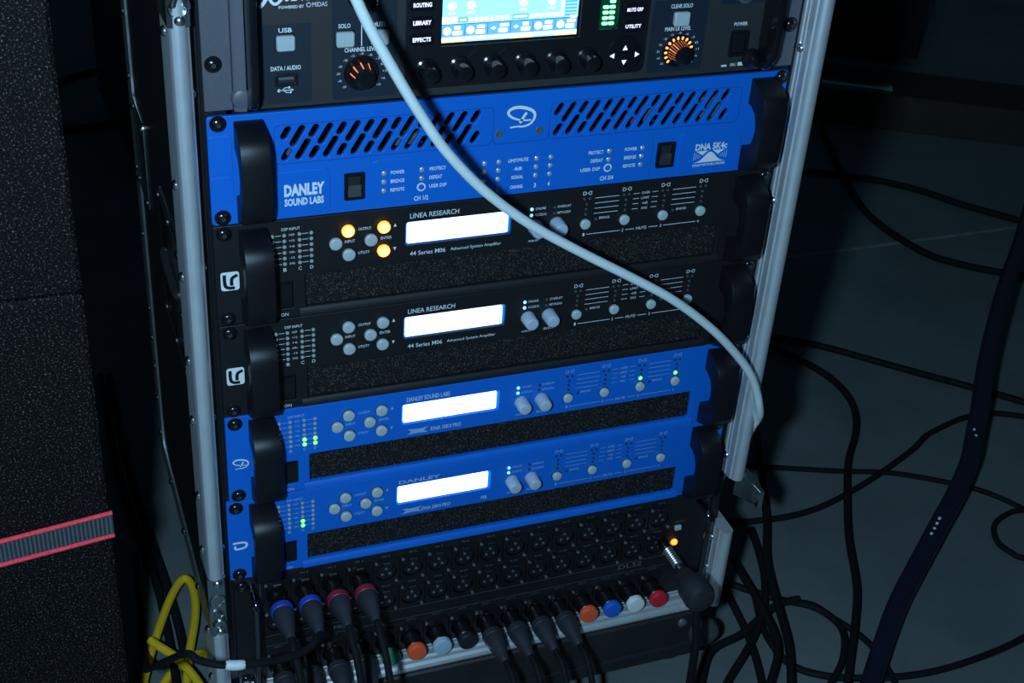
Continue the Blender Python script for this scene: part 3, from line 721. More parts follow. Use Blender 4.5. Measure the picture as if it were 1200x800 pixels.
        # usb symbol
        b.ribbon([(-188, 16.6), (-178.6, 16.6)], .6, M_WHITEINK, -1.5, smooth=0); b.ribbon([(-186, 16.6), (-183.4, 18.6), (-181, 18.6)], .6, M_WHITEINK, -1.5, smooth=0); b.ribbon([(-184.8, 16.6), (-182.4, 14.8), (-180, 14.8)], .6, M_WHITEINK, -1.5, smooth=0)
        b.poly([(-188 + 1.3 * math.cos(a), 16.6 + 1.3 * math.sin(a)) for a in (0, 1, 2, 3, 4, 5)], M_WHITEINK, -1.5); b.poly([(-179.4, 15.4), (-177, 16.6), (-179.4, 17.8)], M_WHITEINK, -1.5)
        b.quad(-181.4, -179.8, 17.9, 19.4, M_WHITEINK, -1.5); b.poly([(-179.6 + .9 * math.cos(a), 14.8 + .9 * math.sin(a)) for a in (0, 1, 2, 3, 4, 5)], M_WHITEINK, -1.5)
    part('small_print', one(prn, 'small_print'), t, kind='stuff')
    def logo(b):
        b.ribbon([(-200.5, 79.4), (-197, 82.5), (-190, 94), (-185, 97)], 2.6, M_WHITEINK, -1.5); b.ribbon([(-200.5, 96), (-196, 93), (-192, 83.4), (-188.4, 81.2), (-184.4, 84.4)], 2.2, M_WHITEINK, -1.5)
        text(b, '32 RACK', -182, -147, 88.4, 11.5, M_WHITEINK, 0.01, y=-1.5)
        text(b, 'POWERED BY', -186.6, -168.6, 78.6, 2.2, M_WHITEINK, 0.02, y=-1.5)
        b.ribbon([(-165.2 + 1.5 * math.cos(a * .6), 79.4 + 1.5 * math.sin(a * .6)) for a in range(11)], .5, M_WHITEINK, -1.5, smooth=0)
        text(b, 'MIDAS', -162.6, -151.8, 79.4, 3.4, M_WHITEINK, 0.0, y=-1.5)
    part('lettering', one(logo, 'lettering'), t)
M_DIALGLASS = mat('smoked_dial_collar', (0.012, 0.008, 0.008), 0.15)
M_INSERT = mat('satin_black_insert', (0.004, 0.005, 0.007), 0.4)
mixer()

# ------------------------------------------------------------------ stage box with rows of sockets
SX = [-203 + 25.8 * i for i in range(16)]
ROWZ = (-24.0, -59.0, -112.5)
def stage_box():
    t = thing('stage_box', 'black stage box with three rows of XLR sockets, lowest unit in the rack', 'stage box', (0, 0, -577.85), top=133.35)
    holes = [rrect(x - 10.5, z - 12.5, x + 10.5, z + 12.5, 6) for x in SX for z in ROWZ]
    part('faceplate', plate('faceplate', rrect(-241.3, -132.6, 241.3, -0.6, 1.5), holes, 0, 3, M_BLACK, 0.4), t)
    part('chassis', one(lambda b: b.box(-215, 215, 22, 320, -131, -2, M_INK), 'chassis'), t)
    def sock(b):
        lp = rrect(-12.6, -15.3, 12.6, 15.3, 2.5)
        ring = [(0.0 + 10.2 * math.cos(math.pi * 2 * i / 20), 10.2 * math.sin(math.pi * 2 * i / 20)) for i in range(20)]
    sock_plate = lambda: plate('xlr_socket', rrect(-12.6, -15.2, 12.6, 15.2, 2.5), [[(10.0 * math.cos(math.pi * 2 * i / 24), -1.2 + 10.0 * math.sin(math.pi * 2 * i / 24)) for i in range(24)]], -1.4, 1.6, M_SOCK, .5)
    def core_f(b):
        b.lathe([(2, 9.9), (3, 9.0), (0, 8.6), (0.2, 0.1)], M_INK, 24, c=(0, 0, -1.2))
        for a in (90, 210, 330): b.lathe([(-0.1, 1.5), (-0.3, 1.5), (-.3, .8)], M_GUN, 8, c=(4.2 * math.cos(math.radians(a)), 0, -1.2 + 4.2 * math.sin(math.radians(a))))
    def core_m(b):
        b.lathe([(2, 9.9), (10, 9.6), (10, .1)], M_INK, 24, c=(0, 0, -1.2), cap0=False)
        for a in (-90, 30, 150): b.lathe([(10, 1.2), (1.5, 1.2), (1, .6)], M_GUN, 8, c=(4.2 * math.cos(math.radians(a)), 0, -1.2 + 4.2 * math.sin(math.radians(a))))
    def tab(b):
        prof = [(8.2, -1.2), (8.4, -2.6), (9.2, -3.6), (10.6, -4.0), (12.0, -3.5), (12.9, -2.4), (13.1, -1.2)]
        b.loft([[(x, y * k, z) for z, y in prof] for x, k in ((-4.7, .6), (-3.6, 1), (3.6, 1), (4.7, .6))], M_TAB)
        for x in (-2.4, -0.8, 0.8, 2.4): b.box(x - .45, x + .45, -4.15, -3.4, 9.6, 11.6, M_SOCK)
    for r, z in enumerate(ROWZ):
        for i, x in enumerate(SX):
            s = part('xlr_socket', cached('sock', sock_plate), t, (x, 0, z))
            part('contact_core', cached('coref' if r < 2 else 'corem', lambda: one(core_f if r < 2 else core_m, 'contact_core')), s)
            if r < 2: part('latch_tab', cached('tab', lambda: one(tab, 'latch_tab')), s)
            for sx, sz in ((-9.8, 12.2), (9.8, -12.2)):
                part('socket_screw', cached('sscr', lambda: one(lambda b: b.lathe([(0, 2.0), (-.8, 1.8), (-1.3, .9), (-1.0, .2)], M_CHROME, 10), 'socket_screw')), s, (sx, -1.4, sz))
    def prn(b):
        for i, x in enumerate(SX):
            text(b, 'IN %d' % (i + 1), x - 3.6, x + 3.6, -5.6, 2.0, M_DIMW, 0, y=-.12); text(b, 'IN %d' % (i + 17), x - 3.6, x + 3.6, -42.2, 2.0, M_DIMW, 0, y=-.12)
            text(b, 'OUT %d' % (i + 1), x - 4.4, x + 4.4, -91.4, 2.2, M_DIMW, 0, y=-.12)
        b.ribbon([(-218, -4), (-218, -75.6), (199, -75.6)], .35, M_DIMW, -.12, smooth=0); b.ribbon([(-218, -130), (-218, -88.5), (199, -88.5)], .35, M_DIMW, -.12, smooth=0)
        text(b, 'INTEGRATE', 203, 214, -34, 1.8, M_DIMW, 0, y=-.12)
    part('small_print', one(prn, 'small_print'), t, kind='stuff')
    part('lettering', one(lambda b: (text(b, 'DL32', 145, 171, -80.4, 5.6, M_DIMW, 0, y=-.12), text(b, 'MIDAS', -150, -128, -82, 4.4, M_DIMW, 0, y=-.12)), 'lettering'), t)
    part('reset_button', one(lambda b: b.box(203, 210, -2.6, 1, -44, -38.4, M_BUTTON, b=.6, r=1), 'reset_button'), t)
    part('status_lamp', one(lambda b: b.lathe([(0, 3.6), (-2, 3.4), (-3, 2.4), (-3.4, .1)], M_STATUS, 16, c=(204.8, 0, -60)), 'status_lamp'), t, label='glowing orange lamp')
    part('status_lamp', one(lambda b: b.lathe([(0, 1.6), (-1, 1.4), (-1.6, .1)], M_REDLED, 10, c=(198.6, 0, -64.4)), 'status_lamp'), t, label='small red lamp')
    for s in (-1, 1):
        part('grab_handle', one(lambda b: b.tube([(s * 226, 2, -10), (s * 226, -18, -11), (s * 226, -24, -16), (s * 226, -25, -30), (s * 226, -25, -100), (s * 226, -24, -116), (s * 226, -18, -122), (s * 226, 2, -123)], 3.0, M_DCHROME, 12), 'grab_handle'), t)
        for z in (-8, -125): part('screw', SCREW, t, (s * 234.4, 0, z))
M_SOCK = mat('black_socket_shell', (0.005, 0.005, 0.006), 0.35)
M_TAB = mat('dark_metal_latch_tab', (0.16, 0.165, 0.18), 0.26, metal=1.0)
M_DIMW = mat('grey_print', (0.10, 0.11, 0.12), 0.6)
M_DCHROME = mat('black_chrome', (0.20, 0.21, 0.23), 0.16, metal=1.0)
stage_box()

# ------------------------------------------------------------------ road case around the units
def road_case():
    ZT, ZB, YB = 168.0, -590.0, 415.0
    t = thing('rack_road_case', 'black laminated road case with aluminium edges holding the rack units', 'road case', (0, 0, ZB), top=-ZB)
    for s in (-1, 1):
        part('side_panel', one(lambda b: b.box(min(s * 244.5, s * 253), max(s * 244.5, s * 253), 4, YB, ZB, ZT, M_PLY), 'side_panel'), t)
        part('rack_strip', one(lambda b: b.box(min(s * 226, s * 244), max(s * 226, s * 244), 4.6, 7.6, -579, 160, M_INK), 'rack_strip'), t)
        # front edge extrusion: outer flange, half-round tube and a grooved inner web
        prof = [(265.6, 26), (265.6, -14.5), (265.2, -17.2), (264, -19.6), (261.6, -21.2), (259, -21.6), (256.4, -21.0), (254.4, -19.6), (253, -17.6), (252.4, -15.4),
                (251.6, -15.0), (251.0, -14.2), (250.9, -6.6), (250.2, -6.1), (250.2, -5.1), (250.9, -4.6), (250.9, -1.4), (249.9, -0.8), (249.9, 0.8), (250.9, 1.4), (251.0, 4.0), (253.2, 4.0), (263.8, 4.0), (263.8, 26)]
        sh = -4.0 if s > 0 else 0.0   # the right-hand edge sits a little closer in
        prof = [(x + sh, y) for x, y in prof]
        for z0, z1 in ((-421, ZT - 4), (-588, -488)):
            part('edge_extrusion', one(lambda b: b.loft([[(s * x, y, z) for x, y in prof] for z in (z0, z1)], M_ALU), 'edge_extrusion', angle=28), t)
        # recessed catch plates with their strike loops
        for z0, z1 in ((-488, -421), (74, 134)) if s < 0 else ((74, 134),):
            c = part('latch_catch', one(lambda b: (b.loft([[(s * x, y, z) for x, y in ((250.5, -13), (250.5, -17), (252, -19.5), (263, -20.5), (266.6, -18), (267.4, 20), (265.8, 20), (265, -15), (262, -17.5))] for z in (z0 + .5, z1 - .5)], M_STEEL),), 'latch_catch', bevel=.5), t)
            part('strike_loop', one(lambda b: b.tube([(s * 254, -19, z0 + 16), (s * 254, -25, z0 + 18), (s * 256, -26.5, z0 + 24), (s * 261, -26.5, z0 + 24), (s * 263, -25, z0 + 18), (s * 263, -18, z0 + 16)], 1.8, M_STEEL, 8), 'strike_loop'), c)
            part('dimple', one(lambda b: b.lathe([(0, 7.2), (-1.2, 6.4), (-1.4, 5.6), (0.6, 4.2), (1.2, .1)], M_STEEL, 20, c=(s * 258.5, -19.6, z0 + (14 if z0 > 0 else 42))), 'dimple'), c)
            for z in (z0 + 6, z1 - 5): part('rivet', RIVET, t, (s * 258, -20.4, z))
        for z in (150, 65, -53, -131, -208, -266, -345, -405, -500, -560):
            part('rivet', RIVET_L if s < 0 else RIVET_R, t, (s * (265.6 + sh), 4, z))
        for z in (84, 20, -120, -260, -400, -505, -545): part('rivet', RIVET_R if s < 0 else RIVET_L, t, (s * (250.9 + sh), -3, z))
        # rear and bottom corner angles on the outer side
        part('corner_angle', one(lambda b: b.loft([[(s * x, y, z) for x, y in ((253, YB - 28), (255.2, YB - 28), (255.6, YB + 1.6), (253, YB + 1.6))] for z in (ZB, ZT)], M_ALUD), 'corner_angle'), t)
        part('corner_angle', one(lambda b: b.loft([[(s * x, y, z) for x, z in ((253, ZB + 22), (255, ZB + 22), (255.4, ZB - 1.8), (253, ZB - 1.8))] for y in (26, YB - 28)], M_ALUD), 'corner_angle'), t)
        for z in (-57, -123, -222, -300, -392, -430, -468, -511, -560): part('rivet', RIVET_L if s < 0 else RIVET_R, t, (s * 255.4, YB - 14, z))
        for y in (60, 150, 240, 330): part('rivet', RIVET_L if s < 0 else RIVET_R, t, (s * 255, y, ZB + 11))
        # sprung handle in its dish
        dish = part('handle_dish', one(lambda b: b.loft([[(s * x, y, z) for y, z in rrect(96 + i, -292 + i, 226 - i, -158 - i, 8)] for x, i in ((253, 0), (255.4, .6), (256, 2), (255.2, 9), (253.4, 13))], M_STEELD), 'handle_dish'), t)
        part('grip', one(lambda b: b.tube([(s * 254, 120, -215), (s * 257, 124, -216), (s * 257.5, 160, -217), (s * 257, 198, -216), (s * 254, 202, -215)], 4, M_RUBBER, 10), 'grip'), dish)
        for y, z in ((103, -166), (160, -164), (219, -166), (103, -225), (103, -284), (160, -286), (219, -284), (219, -225)): part('rivet', RIVET_L if s < 0 else RIVET_R, t, (s * 256, y, z))
        sl = part('side_bracket', one(lambda b: b.loft([[(s * x, y, z) for y, z in rrect(312, -232, 386, -138, 6)] for x in (253, 255.8)], M_STEELD), 'side_bracket', bevel=.6), t)
        for y, z in ((320, -146), (378, -146), (320, -224), (378, -224)): part('rivet', RIVET_L if s < 0 else RIVET_R, t, (s * 255.8, y, z))
    # folded-out latch plate on the right-hand catch
    lp = [(262, -424), (270, -420), (276, -424), (294, -448), (294, -470), (288, -471), (262, -452)]
    part('latch_plate', one(lambda b: b.loft([[(x, y, z) for x, z in lp] for y in (-4, -1.5)], M_STEELD), 'latch_plate', bevel=.4), t)
    part('latch_lip', one(lambda b: b.box(289, 294.5, -12, -1.5, -471, -450, M_STEEL, b=.6), 'latch_lip'), t)
    part('latch_eye', one(lambda b: b.lathe([(0, 6), (-2, 5.6), (-2.4, 4), (-.8, 2.6), (-.2, .1)], M_STEEL, 18, c=(268, -4, -429)), 'latch_eye'), t)
    # bottom and top sills, boards, back
    profz = [(26, -590), (-14.5, -590), (-18, -588), (-20.6, -585.5), (-21.6, -582.6), (-20.8, -579.6), (-18.4, -577.2), (-15.2, -576.4), (-14.4, -575.2), (-13, -574.4), (-6, -574.4), (-5.6, -573.6), (-4.6, -573.6), (-4.2, -574.4), (-1.4, -574.4), (-0.8, -573.6), (-0.4, -576), (-0.4, -581), (26, -581)]
    part('edge_extrusion', one(lambda b: b.loft([[(x, y, z) for y, z in profz] for x in (-251, 251)], M_ALU), 'edge_extrusion', angle=28), t)
    profz2 = [(y, ZT - 4 - (z + 590) + 4) for y, z in profz]
    part('edge_extrusion', one(lambda b: b.loft([[(x, y, z) for y, z in profz2] for x in (-251, 251)], M_ALU), 'edge_extrusion', angle=28), t)
    part('bottom_panel', one(lambda b: b.box(-244.5, 244.5, 26, YB, ZB, ZB + 9, M_PLY), 'bottom_panel'), t)
    part('top_panel', one(lambda b: b.box(-244.5, 244.5, 26, YB, ZT - 9, ZT, M_PLY), 'top_panel'), t)
    part('rear_panel', one(lambda b: b.box(-244.5, 244.5, YB - 9, YB, ZB + 9, ZT - 9, M_PLY), 'rear_panel'), t)
M_ALUD = mat('dull_aluminium_angle', (0.36, 0.40, 0.42), 0.35, metal=0.9, noise=0.15, nscale=60)
M_STEELD = mat('dull_zinc_steel', (0.32, 0.36, 0.36), 0.28, metal=1.0, noise=0.2, nscale=70)
RIVET = one(lambda b: b.lathe([(0, 4.2), (-1.2, 3.9), (-2.4, 2.9), (-3.1, 1.5), (-3.3, .2)], M_CHROME, 14), 'rivet')
RIVET_L = one(lambda b: b.lathe([(0, 4.2), (-1.2, 3.9), (-2.4, 2.9), (-3.1, 1.5), (-3.3, .2)], M_CHROME, 14, axis='x'), 'rivet')
RIVET_R = one(lambda b: b.lathe([(0, 4.2), (1.2, 3.9), (2.4, 2.9), (3.1, 1.5), (3.3, .2)], M_CHROME, 14, axis='x'), 'rivet')
road_case()

def dolly():
    t = thing('dolly', 'low black wooden dolly board under the road case', 'dolly', (0, 0, FLOOR), top=-FLOOR)
    part('board', one(lambda b: b.box(-222, 252, -19, 385, -654, -591.5, M_WOOD, b=2, r=3), 'board'), t)
    part('edge_strip', one(lambda b: b.box(-222, 250, -20.4, -19, -637, -634, M_CHARD), 'edge_strip'), t)
    part('bumper', one(lambda b: b.lathe([(0, 17), (-5, 17), (-8, 15.5), (-9, 12.5), (-8.4, 6), (-8.6, .1)], M_BUMP, 24, c=(246, -19, -622)), 'bumper'), t)
    part('bolt', one(lambda b: b.lathe([(0, 5.5), (-1.6, 5), (-2.6, 3), (-3, .1)], M_GUN, 16, c=(219, -19.4, -603)), 'bolt'), t)
    for x in (-200, 228):
        for y in (20, 350):
            part('glide_foot', one(lambda b: b.lathe([(-680, 17), (-676, 19), (-656, 19), (-654, 17)], M_RUBBER, 20, c=(x, y, 0), axis='z'), 'glide_foot'), t)
M_BUMP = mat('dusty_rubber', (0.05, 0.05, 0.055), 0.5, noise=0.4, nscale=50)
dolly()

# ------------------------------------------------------------------ plugs in the stage box
Z5 = -444.5
def xlr(i, row, label, cat, ring, cord, group, name='microphone_plug_lead', clen=1.0):
    """XLR plug: shell in the socket, coloured ring, tapering boot, then its cord."""
    x, z = SX[i], Z5 + ROWZ[row] - 1.2
    t = thing(name, label, cat, (x, -10, z), group, top=0)
    sh = part('plug_shell', cached('xsh', lambda: one(lambda b: b.lathe([(9, 8.3), (-3, 8.3), (-4, 9.4), (-10, 9.4), (-10.5, 9.0)], M_SHELL, 20), 'plug_shell')), t)
    part('collar_ring', cached(('xring', ring.name), lambda: one(lambda b: b.lathe([(-10.4, 9.0), (-10.6, 10.4), (-16.5, 10.4), (-17, 9.8)], ring, 22), 'collar_ring')), t)
    part('boot', cached('xboot', lambda: one(lambda b: b.lathe([(-16.8, 9.9), (-21, 9.9), (-34, 7.4), (-44, 4.9), (-49, 4.2), (-50, 3.6)], M_BOOT, 20), 'boot')), t)
    part('cord', one(lambda b: b.tube([(0, -46, 0), (0, -53, 0)] + [(p[0] - x, p[1] + 10, p[2] - z) for p in cord], 3.4, M_BCABLE, 8), 'cord'), t)
M_SHELL = mat('black_chromed_shell', (0.05, 0.05, 0.055), 0.22, metal=0.9)
M_BOOT = mat('charcoal_rubber_boot', (0.018, 0.021, 0.028), 0.55, noise=0.1, nscale=100)
gi = 'stage box input leads'; go = 'stage box output leads'
def drop(i, row, fx, fy, k=0):
    """Cord falling in a curve from the boot to the floor in front of the case."""
    x, z = SX[i], Z5 + ROWZ[row] - 1.2
    if row == 2 and i < 4: return [(x + 1, -72, z - 4), (x + 2, -80, z - 22), (x + 3, -84, z - 60), (x + 4, -92, FLOOR + 20), (x + 4, -125, FLOOR + 4), (x - 6, -175, FLOOR + 4)]
    if row == 2: return [(x + 1, -76, z - 3), (x + 2, -90, z - 20), (x + 4, -112, z - 60), (fx * .5 + x * .5, fy * .6 - 46, FLOOR + 22), (fx, fy, FLOOR + 4 + k * 0.4), (fx - 60, fy - 190, FLOOR + 4)]
    return [(x, -72, z - 3), (x + 1, -90, z - 18), (x + 2, -108, z - 55), (x + 3, -124, z - 115), (fx * .6 + x * .4, -165, FLOOR + 40), (fx, -240, FLOOR + 4), (fx - 60, -400, FLOOR + 4)]
xlr(0, 0, 'black XLR lead with a blue ring, in the first socket of the top row', 'cable', M_BLUERING, drop(0, 0, -190, -190), gi)
x2 = [tuple(onY(u, v, y)) for u, v, y in ((370, 749, -70), (362, 759, -77), (347, 767, -83), (326, 773, -88), (300, 777, -92), (276, 779, -93), (252, 778, -89), (232, 773, -80), (216, 766, -66))] + [(-322, 10, -540), (-318, 90, -612), (-312, 190, -672), (-302, 330, FLOOR + 4)]
xlr(1, 0, 'blue-ringed black XLR lead with a white tag, bending sideways out of the rack', 'cable', M_BLUERING, x2, gi)
xlr(2, 0, 'black XLR lead with a red ring, next to the blue-ringed plugs', 'cable', M_REDRING, drop(2, 0, -130, -190), gi)
xlr(3, 0, 'black XLR lead with a red ring, farthest from the blue-ringed plugs', 'cable', M_REDRING, drop(3, 0, -100, -190), gi)
for i, l in ((0, 'all-black XLR lead in the bottom row under the first blue-ringed plug'), (1, 'all-black XLR lead in the bottom row under the second blue-ringed plug'),
             (2, 'all-black XLR lead in the bottom row under the first red-ringed plug'), (3, 'all-black XLR lead in the bottom row, beside the green cap')):
    xlr(i, 2, l, 'cable', M_BOOT, drop(i, 2, SX[i] + 14, -250, i), go)
for i, l in ((8, 'all-black XLR lead right beside the all-black dummy plug'), (9, 'all-black XLR lead, second from the all-black dummy plug'),
             (10, 'all-black XLR lead, one plug away from the orange cap by the blue one'), (11, 'all-black XLR lead right beside the orange cap by the blue one')):
    xlr(i, 2, l, 'cable', M_BOOT, drop(i, 2, SX[i] + 26, -190, i), go)
a, b_ = onY(264, 779, -91.5), onY(287, 778.3, -92.8)
solo('cable_tag', one(lambda b: b.tube([(0, 0, 0), tuple((b_ - a) * .5 + Vector((0, -.3, -.4))), tuple(b_ - a)], [3.6, 4.5, 4.5, 4.5, 3.6], M_TAG, 12, smooth=4), 'cable_tag'), 'small white tag wrapped round the black lead beside the left catch plate', 'cable tag', tuple(a))

def dummy(i, colour, label):
    x, z = SX[i], Z5 + ROWZ[2] - 1.2
    t = thing('dummy_plug', label, 'dummy plug', (x, -6, z), 'capped dummy plugs in the stage box outputs')
    part('barrel', cached('dbar', lambda: one(lambda b: b.lathe([(8, 8.2), (0, 8.2), (-1, 9.0), (-12, 9.0), (-13, 8.2)], M_SOCK, 20), 'barrel')), t)
    part('end_cap', cached(('dcap', colour), lambda: one(lambda b: b.lathe([(-12.6, 8.6), (-13, 9.3), (-18, 9.3), (-19, 8.7), (-19.2, 7.6), (-19.0, .1)], M_CAP[colour], 24), 'end_cap')), t)
for i, c, l in ((4, 'green', 'dark green capped dummy plug, beside an orange one'), (5, 'orange', 'orange capped dummy plug between the green and the pale blue cap'), (6, 'pale', 'pale grey-blue capped dummy plug between orange and black caps'),
                (7, 'black', 'all-black dummy plug beside the pale grey-blue cap'), (12, 'orange', 'orange capped dummy plug next to the bright blue cap'), (13, 'blue', 'bright blue capped dummy plug between orange and white caps'),
                (14, 'white', 'white capped dummy plug between bright blue and red caps'), (15, 'red', 'red capped dummy plug beside the big round plug')): dummy(i, c, l)

def big_plug():
    x, z = 191.0, Z5 - 57
    t = thing('network_plug_lead', 'thick black plug with a ribbed silver sleeve, beside the orange lamp', 'cable', (x, -4, z))
    prof = [(0, 4.6), (-6, 4.6), (-6.4, 6.4), (-12, 6.4)]
    part('plug_body', one(lambda b: b.lathe([(2, 6.0), (-8, 6.0), (-9, 5)], M_SHELL, 20), 'plug_body'), t)
    sl = []
    for k in range(8): sl += [(-9 - k * 3, 4.4), (-10 - k * 3, 5.3), (-11 - k * 3, 5.3), (-12 - k * 3, 4.4)]
    part('ribbed_sleeve', one(lambda b: b.lathe(sl, M_GUN, 18), 'ribbed_sleeve'), t)
    part('metal_neck', one(lambda b: b.lathe([(-33, 3.6), (-36, 5.0), (-42, 5.0), (-43, 3.5)], M_STEEL, 16), 'metal_neck'), t)
    part('boot', one(lambda b: b.lathe([(-42, 5.5), (-46, 8.5), (-60, 11)], M_BOOT, 18), 'boot'), t)
    part('plug_head', one(lambda b: b.lathe([(-56, 11), (-60, 14), (-64, 15.5), (-80, 16), (-86, 14), (-88, 10), (-88.5, .2)], M_RUBBER, 24), 'plug_head'), t)
    part('cord', one(lambda b: b.tube([(0, -76, -11), (1, -80, -28), (2, -86, -60), (2, -88, -110), (0, -94, -150), (-6, -120, FLOOR - z + 5), (-40, -240, FLOOR - z + 4.5), (-60, -420, FLOOR - z + 4.5)], 4.2, M_BCABLE, 10), 'cord'), t)
big_plug()

# ------------------------------------------------------------------ white cable slung across the rack front
wp = [onY(u, v, y) for u, v, y in ((398, -40, -90), (415, -6, -90), (432, 30, -89), (461, 82, -87), (490, 130, -84), (522, 176, -80), (566, 222, -75), (620, 262, -70), (680, 295, -66), (740, 325, -62), (790, 352, -58), (836, 387, -51), (866, 419, -43))]
wp += [Vector(p) for p in ((234, -38.5, -281), (246.5, -34, -304), (254.5, -30.2, -323), (261, -24.6, -338), (265.2, -17, -351), (266.2, -9, -366), (266.8, -2, -386), (268.5, 12, -420), (272, 45, -480), (276, 90, -570), (290, 150, -660), (330, 260, FLOOR + 4))]
base = wp[0]
solo('white_cable', one(lambda b: b.tube([tuple(p - base) for p in wp], 3.9, M_WCABLE, 14, smooth=6), 'white_cable'), 'white cable slung diagonally across the rack front', 'cable', tuple(base))

# ------------------------------------------------------------------ loudspeaker cabinets on the left
def cabinet(label, z0, z1, slots):
    t = thing('subwoofer_cabinet', label, 'loudspeaker', (-640, 300, z0), 'stacked loudspeaker cabinets')
    h = z1 - z0
    part('cabinet', one(lambda b: b.box(-300, 300, -300, 300, 0, h, M_SUB, b=3, r=5), 'cabinet'), t)
    part('grille_frame', one(lambda b: b.box(-286, 270, -301.2, -300, 14, h - 14, M_SUB, b=.5, r=4), 'grille_frame'), t) if slots else None
    for x in (-250, 250):
        for y in (-240, 240): part('foot', one(lambda b: b.lathe([(0, 18), (1.0, 18)], M_RUBBER, 16, c=(x, y, -1.0), axis='z'), 'foot'), t)
cabinet('upper black grainy loudspeaker cabinet stacked on the strapped one', -133.0, 300, False)
cabinet('lower black loudspeaker cabinet with a red-edged grey strap across it', FLOOR + 1, -134.5, False)
def strap():
    t = thing('webbing_strap', 'grey ribbed strap with red edges across the lower loudspeaker', 'strap', (-638, -1, -370))
    # runs along the cabinet front (y = 0), dropping slightly away from the rack, and round the corner
    def zat(x): return (x + 335) * 0.115
    part('webbing', one(lambda b: b.loft([[(x + 638, y, -370 + 370 + zat(x) + dz) for y, dz in ((0.8, 5), (-0.8, 5), (-0.8, 26.5), (0.8, 26.5))] for x in (-936, -337.5)], M_STRAPD), 'webbing'), t)
    n = 96
    def ribs(b):
        for k in range(110):
            x = -338.6 - k * 3.4
            b.loft([[(x + 638 + dx, y, zat(x) + 6.5), (x + 638 + dx, y, zat(x) + 25)] for dx, y in ((0, -.8), (-.5, -1.7), (-1.5, -1.7), (-2.0, -.8))], M_STRAPG, False, False, closed=False)
    part('ribs', one(ribs, 'ribs'), t, kind='stuff')
    for dz in (3.6, 27.6):
        part('red_edge', one(lambda b: b.tube([(x + 638, -1.0, zat(x) + dz) for x in [-337.5 - k * 6 for k in range(100)]], [1.9, 2.9] * 100, M_STRAPR, 8, smooth=0), 'red_edge'), t, label='red stitched edge')
strap()

# ------------------------------------------------------------------ cables on the floor
def floor_cable(label, px, r=4.0, m=M_BCABLE, cat='cable', group='black cables lying on the concrete floor', zs=None, name='floor_cable', lift=0.0):
    pts = []
    for k, p in enumerate(px):
        z = zs[k] if zs else FLOOR + r + lift
        pts.append(onZ(p[0], p[1], z))
    b0 = Vector((pts[0].x, pts[0].y, FLOOR))
    return solo(name, one(lambda b: b.tube([tuple(p - b0) for p in pts], r, m, 10, smooth=5), name), label, cat, tuple(b0), group)
floor_cable('black cable curving past the dark plank toward the pale floor joint', [(958, 120), (964, 150), (981, 192), (1008, 240), (1032, 264), (1065, 286), (1095, 301), (1140, 313), (1200, 324), (1280, 338)], 6.0)
floor_cable('nearly straight black cable closest to the dark plank', [(900, 196), (945, 200), (1020, 210), (1074, 222), (1125, 239), (1164, 250), (1200, 260), (1270, 282)], 6.2)
floor_cable('long straight black cable running from the case edge under the thick cable', [(880, 390), (903, 394), (960, 405), (1026, 423), (1080, 438), (1140, 454), (1200, 471), (1280, 495)], 5.0)
floor_cable('black cable bending from the case and running down beside the coil', [(880, 398), (903, 405), (951, 429), (981, 450), (1000, 476), (1003, 505), (994, 541), (993, 586), (995, 631), (1004, 687), (1002, 732), (997, 770), (992, 810), (985, 850)], 4.8, lift=5)
floor_cable('thin black cable crossing level with the folded-out latch plate', [(855, 546), (879, 546), (931, 549), (987, 552), (1044, 554), (1115, 566), (1156, 577), (1200, 597), (1270, 640)], 3.4)
floor_cable('black cable rising in an S-curve across the bare floor', [(850, 610), (877, 611), (924, 605), (961, 594), (995, 577), (1032, 554), (1070, 526), (1086, 510), (1115, 495), (1135, 488), (1160, 484), (1200, 488), (1270, 500)], 4.0, lift=3)
floor_cable('small black cable loop at the far side of the thick cable', [(1270, 590), (1200, 597), (1179, 603), (1165, 616), (1169, 635), (1186, 648), (1200, 654), (1270, 672)], 3.6)
floor_cable('black cable making a rounded loop beside the dolly', [(850, 680), (864, 687), (912, 702), (950, 710), (976, 725), (989, 744), (987, 774), (974, 800), (950, 840)], 4.0, lift=4)
floor_cable('black cable running from the rounded loop under the thick cable', [(912, 704), (950, 708), (976, 724), (1007, 744), (1029, 766), (1047, 796), (1060, 830)], 3.6)
floor_cable('black cable sweeping from in front of the dolly across the tangle', [(818, 830), (822, 796), (834, 762), (867, 744), (890, 725), (912, 708), (935, 702)], 4.6, lift=10)
floor_cable('black cable hanging straight down beside the case into the tangle', [(886, 500), (890, 537), (898, 605), (899, 657), (912, 710), (924, 755), (927, 800), (926, 840)], 4.6, lift=14)
floor_cable('black cable curling under the corner of the case', [(860, 655), (869, 672), (894, 714), (911, 755), (905, 792), (890, 830)], 4.4, lift=18)
floor_cable('black cable slanting through the tangle toward the dolly corner', [(845, 680), (856, 702), (879, 751), (892, 796), (896, 840)], 4.4)
floor_cable('black cable crossing over the slanted ones in the tangle', [(838, 835), (852, 800), (879, 755), (894, 717), (896, 680), (890, 650), (880, 620)], 4.4, lift=8)
floor_cable('long black cable sweeping in a wide arc from the tangle along the floor', [(885, 700), (896, 740), (924, 777), (969, 792), (1025, 794), (1081, 789), (1137, 774), (1200, 747), (1270, 700)], 4.0)
floor_cable('black cable on the floor between the loudspeakers and the road case', [(128, 440), (140, 500), (155, 560), (180, 640), (200, 700), (215, 760), (222, 830)], 5.0)
floor_cable('second black cable beside the loudspeakers, nearer to the cabinets', [(118, 440), (132, 520), (150, 590), (176, 660), (192, 720), (205, 790), (208, 840)], 4.4, lift=6)
floor_cable('thin dark cable far behind, between cabinet and case', [(40, 112), (70, 95), (100, 86), (130, 80), (160, 84)], 6.0)
